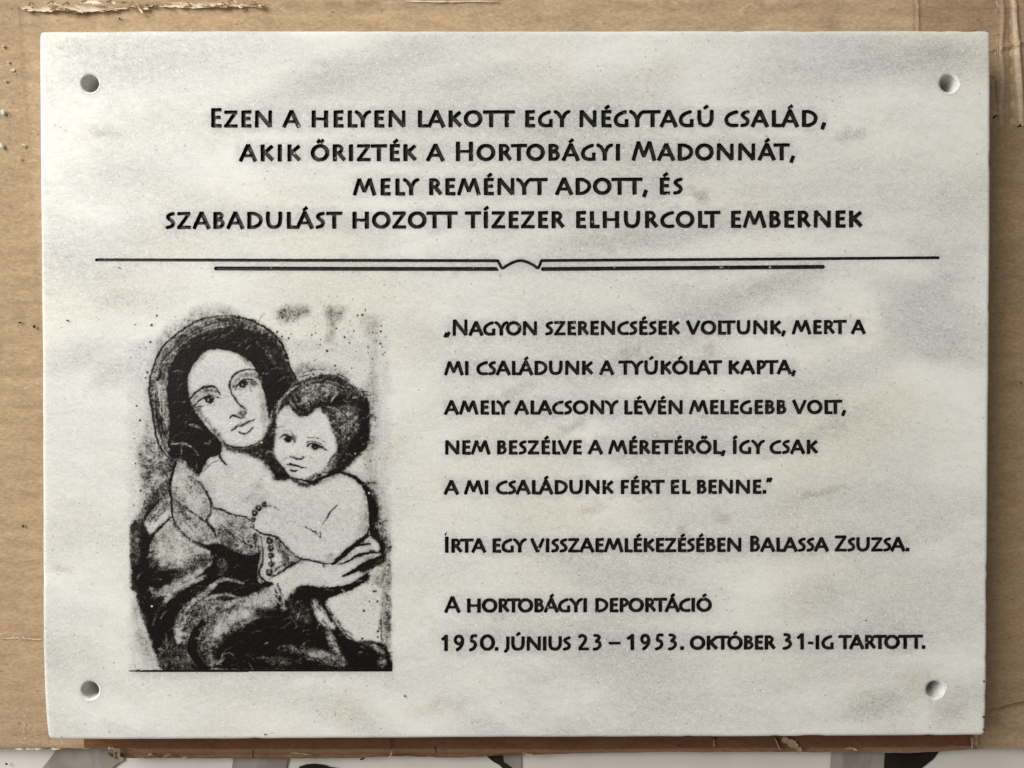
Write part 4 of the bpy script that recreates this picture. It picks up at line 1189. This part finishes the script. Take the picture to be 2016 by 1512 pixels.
# spatter
for k in range(300):
    r = np.random.default_rng(9000 + k)
    if r.random() < .5: cx, cy = 545 + r.random() * 215, 600 + r.random() * 145
    elif r.random() < .6: cx, cy = 730 + r.normal(0, 12), 640 + r.random() * 640
    else: cx, cy = 262 + r.random() * 46, 620 + r.random() * 420
    rad = .5 + r.random() ** 3 * 1.9
    ix, iy = int(cx - IX), int(cy - IY)
    if 3 < ix < IW - 4 and 3 < iy < IH - 4:
        sub = np.hypot(xx[iy - 3:iy + 4, ix - 3:ix + 4] - (cx - IX), yy[iy - 3:iy + 4, ix - 3:ix + 4] - (cy - IY))
        alpha[iy - 3:iy + 4, ix - 3:ix + 4] = np.maximum(alpha[iy - 3:iy + 4, ix - 3:ix + 4], np.clip(rad - sub + .5, 0, .9))
alpha[:, :int(254 - IX)] = 0; alpha[:, int(772 - IX):] *= np.clip(.5 - np.arange(IW - int(772 - IX)) / 3., 0, 1)[None]
A_v = alpha
need = A_v > .035
q = need[:-1, :-1] | need[1:, :-1] | need[:-1, 1:] | need[1:, 1:]
px_, py_ = P(xx + IX + .5, yy + IY + .5, .00006)
zz = .00006 + .00006 * A_v * vnoise(IH, IW, 3, 301)
idx = np.arange(IH * IW).reshape(IH, IW)
js, is_ = np.nonzero(q)
F4 = np.stack([idx[js + 1, is_], idx[js + 1, is_ + 1], idx[js, is_ + 1], idx[js, is_]], 1)
used, inv = np.unique(F4, return_inverse=True)
VV = np.stack([px_.ravel()[used], py_.ravel()[used], zz.ravel()[used]], 1)
o = quads_obj('inked_picture', VV, inv.reshape(F4.shape), INK, plaque, attrs={'ink': A_v.ravel()[used]})
o.location = PLQ_OFF
o['label'] = 'black ink picture of a veiled mother holding a child'

# ------------------------------------------------------------------ cardboard
def interp(tbl): 
    xs, ys = zip(*tbl)
    return lambda v: np.interp(v, xs, ys)
def sheet(name, xl, xr, yt, yb, z, th, mat, parent, nx, ny, hfun=None, seed=0, rag=(0, 0, 0, 0), **kw):
    """board measured on the photo: left/right as functions of y, top/bottom as functions of x"""
    u = np.linspace(0, 1, nx); v = np.linspace(0, 1, ny)
    U, V_ = np.meshgrid(u, v)
    X = np.full(U.shape, 0.); Y = X.copy()
    ya, yb_ = yt(np.array(1000.)), yb(np.array(1000.))
    Y = ya + (yb_ - ya) * V_
    for _ in range(3):
        XL = xl(Y) + jit(ny, 3, rag[0], seed + 1)[:, None]; XR = xr(Y) + jit(ny, 3, rag[1], seed + 2)[:, None]
        X = XL + (XR - XL) * U
        T = yt(X) + jit(nx, 2, rag[2], seed + 3)[None]; B = yb(X) + jit(nx, 2, rag[3], seed + 4)[None]
        Y = T + (B - T) * V_
    H = hfun(X, Y) if hfun else 0 * X
    px, py = P(X, Y, z)
    top = np.stack([px.ravel(), py.ravel(), (z + H).ravel()], 1)
    bot = top.copy(); bot[:, 2] = z - th
    idx = np.arange(nx * ny).reshape(ny, nx)
    F = [np.stack([idx[1:, :-1], idx[1:, 1:], idx[:-1, 1:], idx[:-1, :-1]], -1).reshape(-1, 4)]
    border = np.concatenate([idx[0, :-1], idx[:-1, -1], idx[-1, :0:-1], idx[:0:-1, 0]])
    nb = len(border); N = nx * ny
    Vv = np.vstack([top, bot[border]])
    i = np.arange(nb); j = (i + 1) % nb
    F.append(np.stack([border[i], border[j], N + j, N + i], 1))
    o = quads_obj(name, Vv, np.vstack(F), mat, parent, smooth=True, **kw)
    try: o.data.set_sharp_from_angle(angle=math.radians(40))
    except Exception: pass
    return o
NZ = vnoise(420, 560, 26, 71); NZ2 = vnoise(420, 560, 9, 72)
def nz(X, Y, A=NZ): return A[np.clip((Y / 4 + 20).astype(int), 0, 419), np.clip((X / 4 + 20).astype(int), 0, 559)] - .5
def flutes(amp, k=1.0):
    return lambda X, Y: amp * np.sin(Y / 34.0 * 2 * math.pi + 2.2 * nz(X, Y)) * (.5 + nz(X, Y)) + k * (.0010 * nz(X, Y) + .0003 * nz(X, Y, NZ2))

box = empty('cardboard_sheet', (0, 0, -.029), label='layered brown corrugated cardboard lying under the marble plaque', cat='cardboard')
BO = Vector((0, 0, .029))
def h_base(X, Y):
    h = flutes(.00022)(X, Y)
    fold = np.clip((Y - 1478) / 10, 0, 1); h = h - .0016 * fold ** 2 * (X > 215)
    return h
yb_base = interp([(-90, 1474), (212, 1475), (222, 1488), (246, 1493), (420, 1494), (560, 1494), (700, 1493), (790, 1489.5), (880, 1492.5), (950, 1491), (1020, 1487), (1090, 1485), (1200, 1483.5), (1320, 1481), (1370, 1481.5), (1560, 1481), (1640, 1480), (1720, 1482), (1790, 1483), (1850, 1480), (1895, 1476.5), (1930, 1474), (2100, 1471)])
o = sheet('base_board', lambda y: y * 0 - 90, lambda y: y * 0 + 2110, lambda x: x * 0 - 90, yb_base, -.0240, .0045, CARD, box, 300, 220, h_base, 1, (0, 0, 0, 1.2)); o.location = BO
xl_top = interp([(0, 37), (80, 39), (120, 43), (190, 47), (195, 49), (250, 52), (255, 54), (350, 57), (430, 62), (500, 67), (560, 72), (620, 84), (800, 96), (1400, 96)])
yt_top = interp([(30, 16), (80, 18), (130, 15), (200, 17), (250, 15), (300, 8), (345, 6), (400, 8), (480, 6), (520, 9), (560, 2), (650, 5), (800, 4), (980, 2), (1000, -30), (2100, -30)])
def h_top(X, Y):
    h = flutes(.00026)(X, Y)
    e = np.exp(-((Y - yt_top(X)) / 9) ** 2) * (X < 990); h = h + .0011 * e * (.6 + 1.6 * nz(X, Y, NZ2))
    e2 = np.exp(-((X - xl_top(Y)) / 5) ** 2) * (Y < 600); h = h + .0005 * e2
    return h
yb_top = interp([(30, 1473.5), (130, 1474), (150, 1474), (1500, 1470), (1850, 1466), (1925, 1462), (2110, 1458)])
o = sheet('top_board', lambda y: np.minimum(xl_top(y), np.where(y > 700, -90, 999)) if False else xl_top(y), lambda y: y * 0 + 2110, yt_top, lambda x: x * 0 + 1330, -.0203, .0035, CARD2, box, 330, 220, h_top, 20, (1.2, 0, 2.0, 0)); o.location = BO
# lower board of the pile, with the slit at the left and a folded front edge
o = sheet('lower_board', lambda y: y * 0 - 90, lambda y: y * 0 + 1925, lambda x: 1256 + x * .03, lambda x: np.where(x < 140, 1473.5, 1475.5 - (x - 140) * .004), -.0212, .0026, CARD, box, 330, 40, lambda X, Y: flutes(.00010)(X, Y) * .6 - .0006 * np.clip((Y - 1466) / 9, 0, 1) ** 2, 40, (0, 0, 1.0, 1.0)); o.location = BO
o = sheet('side_board', lambda y: y * 0 + 1900, lambda y: y * 0 + 2110, lambda x: x * 0 + 247 - (x - 1970) * .05, lambda x: 1397 - (x - 1943) * .24, -.0196, .0008, TAPE, box, 40, 220, lambda X, Y: .0012 * nz(X, Y) + .0003 * nz(X, Y, NZ2) + .0004 * np.exp(-((Y - 250) / 6) ** 2), 60, (0, 0, 1.0, 1.2)); o.location = BO
def h_tape(X, Y):
    h = .0012 * nz(X, Y) + .0005 * nz(X, Y, NZ2)
    h = h + .0012 * np.exp(-((X - 2003 - (Y - 100) * .06) / 5) ** 2) - .0006 * np.exp(-((X - 1993) / 8) ** 2)
    h = h + .0007 * np.exp(-((Y - 98 + (X - 1960) * .25) / 3.5) ** 2) + .0006 * np.exp(-((X - 1973 - 2 * np.sin(Y / 20)) / 4) ** 2) + .0004 * np.exp(-((Y - 14) / 5) ** 2) + .0005 * np.exp(-((X - 1806 - Y * .02) / 3) ** 2)
    return h
TAPE2 = cardboard_material('scuffed_brown_tape', (.32, .215, .13), (.42, .29, .18), rough=.38, spec=.4, streak=.3)
o = sheet('packing_tape', lambda y: 1795 + y * .05, lambda y: y * 0 + 2110, lambda x: x * 0 - 90, lambda x: np.interp(x, [1795, 1960, 1966, 2110], [150, 150, 251, 246]), -.0198, .0002, TAPE2, box, 140, 90, h_tape, 80, (1.5, 0, 0, 1.0)); o.location = BO
# strip of brown tape along the front edge, slab shadow deepened in its colour
o = sheet('shaded_edge_tape', lambda y: y * 0 + 165, lambda y: y * 0 + 1915, lambda x: x * 0 + 1400, lambda x: np.interp(x, [165, 320, 345, 1000, 1100, 1925], [1473, 1473, 1474, 1473, 1475, 1468]), -.0199, .0012, cardboard_material('shadow_dark_edge_tape', (.135, .055, .024), (.19, .085, .040), rough=.4, spec=.35, streak=.2), box, 300, 14, lambda X, Y: .0005 * nz(X, Y) + .0002 * nz(X, Y, NZ2), 90, (0, 0, 0, .8)); o.location = BO

o = sheet('shaded_edge_tape', lambda y: y * 0 + 236, lambda y: y * 0 + 1922, lambda x: x * 0 + 1420, lambda x: yb_base(x) - .6, -.0231, .0003, cardboard_material('lower_edge_shade', (.25, .135, .075), (.34, .20, .12), rough=.5, spec=.3, streak=.35), box, 300, 20, lambda X, Y: .0004 * nz(X, Y) + .0002 * nz(X, Y, NZ2) - .0014 * np.clip((Y - 1478) / 10, 0, 1) ** 2, 120, (0, 0, 0, .8)); o.location = BO  # lower band added to darken the board edge, shadow put into its colour
# torn paper curls along the top edge and at the front edge
def shred(pts, w0, z0, curl, mat, nm='torn_paper', seed=0):
    r = np.random.default_rng(seed)
    q = catmull(pts, False, 6); n = len(q)
    t = np.linspace(0, 1, n)
    d = np.gradient(q, axis=0); d /= np.hypot(d[:, 0], d[:, 1])[:, None] + 1e-9
    nr = np.stack([-d[:, 1], d[:, 0]], 1)
    V, F = [], []
    K = 5
    for i in range(n):
        ww = w0 * (.35 + .65 * math.sin(math.pi * min(1, t[i] * .9 + .08))) * (1 + .25 * r.normal())
        for k in range(K):
            s_ = k / (K - 1) - .5
            x, y = q[i] + nr[i] * ww * s_
            z = z0 + curl * (4 * s_ * s_) * .7 + curl * .5 * math.sin(t[i] * 5 + seed) + r.normal() * .00008
            a, b = P(x, y, z); V.append((float(a), float(b), z))
    for i in range(n - 1):
        for k in range(K - 1):
            a = i * K + k; F.append((a, a + 1, a + K + 1, a + K))
    m = len(V)
    V += [(x, y, z - .00018) for x, y, z in V]
    F += [(f[3] + m, f[2] + m, f[1] + m, f[0] + m) for f in F[:]]
    o = mesh_obj(nm, V, F, mat, box, smooth=True); o.location = BO
    return o
shred([(106, 6), (130, 12), (150, 18), (163, 24)], 8, -.0176, .0010, CARD_TORN, seed=1)
shred([(258, -2), (266, 8), (274, 18), (281, 26)], 6, -.0176, .0009, CARD_TORN, seed=2)
shred([(236, 4), (256, 9), (270, 14)], 7, -.0180, .0008, CARD2, seed=3)
shred([(158, 5), (176, 2), (196, 6), (202, 12)], 9, -.0184, .0012, CARD_TORN, seed=4)
shred([(57, 12), (62, 6), (68, 10)], 5, -.0184, .0009, CARD_TORN, seed=5)
shred([(92, 10), (102, 4), (110, 9)], 6, -.0184, .0009, CARD_TORN, seed=6)
shred([(120, 11), (132, 6), (142, 12)], 5, -.0184, .0009, CARD_TORN, seed=7)
shred([(208, 5), (218, 3), (228, 8)], 6, -.0186, .0009, CARD_TORN, seed=8)
r_ = random.Random(5)
for k in range(26):
    x = 285 + r_.random() * 230 if k < 18 else 45 + r_.random() * 240
    y = float(yt_top(x)) + r_.uniform(-3, 6)
    shred([(x, y), (x + r_.uniform(4, 12), y + r_.uniform(-4, 3)), (x + r_.uniform(12, 22), y + r_.uniform(-2, 4))], r_.uniform(2.5, 5), -.0190 + r_.random() * .0004, .0006, CARD_TORN, seed=20 + k)
shred([(42, 15), (80, 18), (120, 15.5), (160, 18), (200, 16.5), (250, 15)], 12, -.0193, .0004, CARD_TORN, seed=60)
shred([(280, 11), (330, 9), (380, 11), (440, 9), (500, 11)], 10, -.0193, .0004, CARD_TORN, seed=61)
shred([(795 / 3.15 + 545, 2), (850, 3), (890, 2.5), (980, 2)], 3.5, -.0193, .0002, CARD_TORN, seed=62)
shred([(213, 1473), (221, 1476), (227, 1480)], 8, -.0190, .0014, CARD_TORN, seed=70)
shred([(214, 1481), (222, 1487), (232, 1494)], 8, -.0200, .0014, CARD2, seed=71)
shred([(225, 1478), (230, 1486), (226, 1494)], 5, -.0200, .0012, CARD2, seed=72)
shred([(285, 1494), (294, 1484), (304, 1492)], 3, -.0222, .0007, CARD2, seed=73)
shred([(318, 1494), (330, 1486), (340, 1492)], 3, -.0222, .0007, CARD2, seed=74)
shred([(358, 1494), (364, 1490), (372, 1494)], 2.6, -.0222, .0007, CARD_TORN, seed=75)
shred([(572, 1482), (592, 1484), (618, 1487)], 2.6, -.0210, .0005, CARD2, seed=76)
shred([(758, 1491), (768, 1489), (771, 1476)], 2.6, -.0208, .0005, CARD_TORN, seed=77)
shred([(1028, 1482), (1040, 1486), (1056, 1487)], 5, -.0210, .0005, CARD2, seed=78)
shred([(1406, 1452), (1405, 1462), (1406, 1472)], 2.6, -.0190, .0005, CARD2, seed=79)
shred([(1524, 1452), (1530, 1464), (1536, 1481)], 4, -.0190, .0009, CARD2, seed=80)
shred([(1540, 1454), (1562, 1466), (1576, 1480)], 15, -.0194, .0012, CARD2, seed=81)
shred([(1912, 1452), (1914, 1462), (1912, 1476)], 5, -.0192, .0005, CARD2, seed=82)
shred([(1664, 1474), (1676, 1473), (1688, 1478)], 5, -.0194, .0009, CARD2, seed=83)
for xa_, xb_, zz_ in ((30, 46, 0), (50, 66, 0), (68, 82, 0), (100, 118, 0)):
    shred([(xa_, 1474), ((xa_ + xb_) / 2, 1474.5), (xb_, 1474)], 3, -.0206, .0003, CARD_TORN, seed=xa_)
shred([(0, 1257.5), (30, 1256), (60, 1258), (82, 1259)], 1.8, -.0208, .0002, CARD_TORN, seed=91)
# slits cut through the front tape
def flat_poly(pts, z, mat, parent, nm, h=.0003, off=BO, **kw):
    q = np.array(pts, float); X, Y = P(q[:, 0], q[:, 1], z)
    n = len(q)
    V = [(float(a), float(b), z) for a, b in zip(X, Y)] + [(float(a), float(b), z - h) for a, b in zip(X, Y)]
    F = [tuple(range(n))[::-1]] + [(i, (i + 1) % n, n + (i + 1) % n, n + i) for i in range(n)]
    if area2(np.stack([X, Y], 1)) > 0: F[0] = tuple(range(n))
    o = mesh_obj(nm, V, F, mat, parent, **kw); o.location = off
    return o
for p_ in ([(497.5, 1476), (499.5, 1476), (499, 1493), (497, 1493)], [(769, 1456), (770.5, 1456), (770.5, 1476), (769.5, 1476)], [(854, 1471), (857, 1472), (860, 1482), (858.5, 1483)], [(1530, 1453), (1533, 1453), (1535, 1476), (1533, 1480)], [(1405, 1452), (1411, 1453), (1407, 1458)], [(1958, 245), (1974, 241), (2014, 240), (2016, 249), (2000, 251)][2:], ):
    flat_poly(p_, -.0188, CRUMB, box, 'slit')

# ------------------------------------------------------------------ tablecloth
zc = -.0292
tc = empty('tablecloth', (0, 0, -.0302), label='white woven tablecloth with grey and black printed shapes, showing below the cardboard', cat='tablecloth')
TO = Vector((0, 0, .0302))
X, Y = np.meshgrid(np.linspace(-260, 2280, 220), np.linspace(-220, 1780, 180))
nzc = vnoise(180, 220, 20, 88)
pX, pY = P(X, Y, zc)
Vc = np.stack([pX.ravel(), pY.ravel(), (zc - .0004 - .0009 * nzc).ravel()], 1)
idx = np.arange(X.size).reshape(X.shape)
o = quads_obj('cloth', Vc, np.stack([idx[1:, :-1], idx[1:, 1:], idx[:-1, 1:], idx[:-1, :-1]], -1).reshape(-1, 4), CLOTH, tc); o.location = TO
def leaf(pts, mat): 
    flat_poly(pts, zc + .0002, mat, tc, 'printed_shape', .0001, TO)
leaf([(114, 1470), (240, 1470), (243, 1497), (232, 1503), (218, 1514), (200, 1560), (60, 1560), (83, 1512), (98, 1494)], LEAF)
leaf([(463, 1470), (568, 1470), (567, 1494), (562, 1514), (555, 1560), (448, 1560), (456.5, 1512)], LEAF)
leaf([(582, 1560), (584, 1518), (590, 1509), (604, 1504.5), (620, 1503.5), (638, 1506), (648, 1510), (662, 1511.5), (700, 1560)], LEAFD)
leaf([(957, 1488), (1026.5, 1484), (1026, 1512), (1024, 1560), (1000, 1530), (990, 1510), (972, 1500)], LEAF)
flat_poly([(957, 1488), (990, 1486), (992, 1500), (1012, 1514), (1000, 1524), (984, 1507), (970, 1499)], zc + .00035, LEAFD, tc, 'printed_shape', .0001, TO)
leaf([(1638, 1470), (1742, 1470), (1740, 1514), (1738, 1560), (1632, 1560), (1634, 1512)], LEAF)
leaf([(1743, 1470), (1856, 1470), (1838, 1494), (1814, 1513), (1790, 1560), (1739, 1560), (1740, 1512)], LEAFD)

# ------------------------------------------------------------------ crumbs and marble chips
def lump(name, x, y, z, rx, ry, rz, ang, mat, seed, **kw):
    r = np.random.default_rng(seed)
    bm = bmesh.new(); bmesh.ops.create_icosphere(bm, subdivisions=2, radius=1)
    k = MMPX / 1000
    ca, sa = math.cos(ang), math.sin(ang)
    ph = r.random(3) * 6
    for v in bm.verts:
        f = 1 + .22 * math.sin(v.co.x * 3 + ph[0]) * math.cos(v.co.y * 3.5 + ph[1]) + .12 * r.normal()
        a, b, c = v.co.x * rx * k * f, v.co.y * ry * k * f, v.co.z * rz * k * f
        v.co = (a * ca - b * sa, a * sa + b * ca, c)
    me = bpy.data.meshes.new(name); bm.to_mesh(me); bm.free(); me.materials.append(mat)
    o = bpy.data.objects.new(name, me)
    X, Y = P(x, y, z); o.location = (float(X), float(Y), z + rz * k * .5)
    return put(o, None, **kw)
GC = 'white marble chips scattered on the cardboard'
for i, (x, y, a, b, lab) in enumerate([
    (26, 139, 5, 4, 'pale marble chip on the cardboard left of the upper mounting hole, angular and fairly large'),
    (48, 287, 4.2, 3.4, 'marble chip nearest the left edge of the plaque, just beside the board step'),
    (6, 221, 5.6, 4, 'marble chip at the left picture edge, above the biggest pale crumb'),
    (3, 287, 6, 5, 'biggest pale crumb at the left picture edge, cut off by the frame'),
    (12, 160, 3.4, 2.6, 'small pale chip below and left of the angular chip'),
    (18, 123, 2.6, 2.4, 'small pale chip just above the angular chip'),
    (8, 92, 3.4, 1.8, 'thin flat pale flake high on the left cardboard'),
    (68, 260, 2.6, 1.6, 'tiny yellowish chip close to the left side of the marble'),
    (40, 313, 2.6, 3.0, 'small torn fleck below the chip by the board step')]):
    zt = -.0200 if x > 55 else -.0238
    lump('marble_chip', x, y, zt + .0003, a, b, 2.6, i * .8, CHIP, 100 + i, label=lab, cat='stone chip', group=GC)
GD = 'dark crumbs lying about'
for i, (x, y, a, b, an, z, lab) in enumerate([
    (67.5, 643, 3, 3.4, .6, -.0235, 'round black crumb on cardboard beside the left edge of the plaque'),
    (40, 635, 4.2, 1.8, .3, -.0235, 'ragged brown crumb on cardboard left of the round black one'),
    (714, 1493.5, 5.4, 2.0, .4, -.0225, 'long dark seed at the front edge of the cardboard over the cloth'),
    (1958, 230, 5.2, 2.6, .7, -.0185, 'dark oval seed on the tape right of the plaque'),
    (13, 1503.5, 3.2, 2.0, -.3, -.0290, 'dark speck lying on the white cloth in the lower left'),
    (1336, 1467.5, 1.9, 2.0, 0, -.0185, 'black dot on the shadow-toned front tape right of centre'),
    (2009, 753, 1.8, 1.8, 0, -.0185, 'black dot on the cardboard at the right picture edge'),
    (46, 1036, 1.6, 3.0, 0, -.0235, 'narrow dark fleck on the left cardboard, lower half'),
    (236, 37.5, 1.6, 2.8, .5, -.0196, 'small dark fleck on cardboard above the top edge of the plaque'),
    (133, 631, 1.8, 1.6, 0, .0001, 'black speck of paint on the marble left of the picture'),
    (1704, 1221.5, 1.5, 1.2, 0, .0001, 'tiny black speck on the marble above the last carved line, near its right end'),
    (797, 1370, 1.4, 2.6, .3, .0001, 'thin black fleck on the marble just below and right of the picture'),
    (1937, 1341, 1.8, 1.4, 0, .0001, 'brown pit mark at the right edge of the marble beside the lower hole'),
    (1936, 1411, 2.4, 1.8, .8, .0001, 'brown pit mark at the right edge of the marble, second from the bottom corner'),
    (1936, 1436, 1.8, 1.6, .2, .0001, 'brown pit mark closest to the bottom right corner of the marble'),
    (522, 1445.5, 1.7, 1.3, 0, .0001, 'black speck on the marble near its lower edge below the picture'),
    (235, 527, 1.6, 1.2, 0, .0001, 'black speck of paint under the left end of the divider')]):
    lump('crumb', x, y, z + .0002, a, b, 1.6, an, CRUMB, 200 + i, label=lab, cat='crumb', group=GD)
# fine marble dust on the left cardboard: nobody could count it
r = np.random.default_rng(4)
bm = bmesh.new()
for k in range(420):
    if k < 260: x, y = 4 + abs(r.normal(0, 22)), 240 + r.normal(0, 55)
    elif k < 330: x, y = r.random() * 76, 90 + r.random() * 380
    elif k < 370: x, y = 40 + r.normal(0, 12), 1255 + r.normal(0, 3)
    elif k < 400: x, y = 49 + r.normal(0, 3), 1430 + r.normal(0, 12)
    else: x, y = 60 + r.normal(0, 8), 200 + r.normal(0, 6)
    if x > 74 or x < -20: continue
    z = -.0200 if x > 56 and y < 560 else (-.0208 if y > 1250 else -.0237)
    X0, Y0 = P(x, y, z); s_ = (.4 + r.random() ** 2 * 1.1) * MMPX / 1000
    vs_ = [bm.verts.new((float(X0) + s_ * math.cos(a) * r.uniform(.6, 1.3), float(Y0) + s_ * math.sin(a) * r.uniform(.6, 1.3), z + .0004)) for a in (0, 1.5, 3.1, 4.6)]
    tp = bm.verts.new((float(X0), float(Y0), z + .0004 + s_ * .8))
    for i in range(4): bm.faces.new((vs_[i], vs_[(i + 1) % 4], tp))
    bm.faces.new(vs_[::-1])
me = bpy.data.meshes.new('marble_dust'); bm.to_mesh(me); bm.free(); me.materials.append(CHIP)
put(bpy.data.objects.new('marble_dust', me), label='fine white marble dust sprinkled over the left side of the cardboard', cat='dust', kind='stuff')
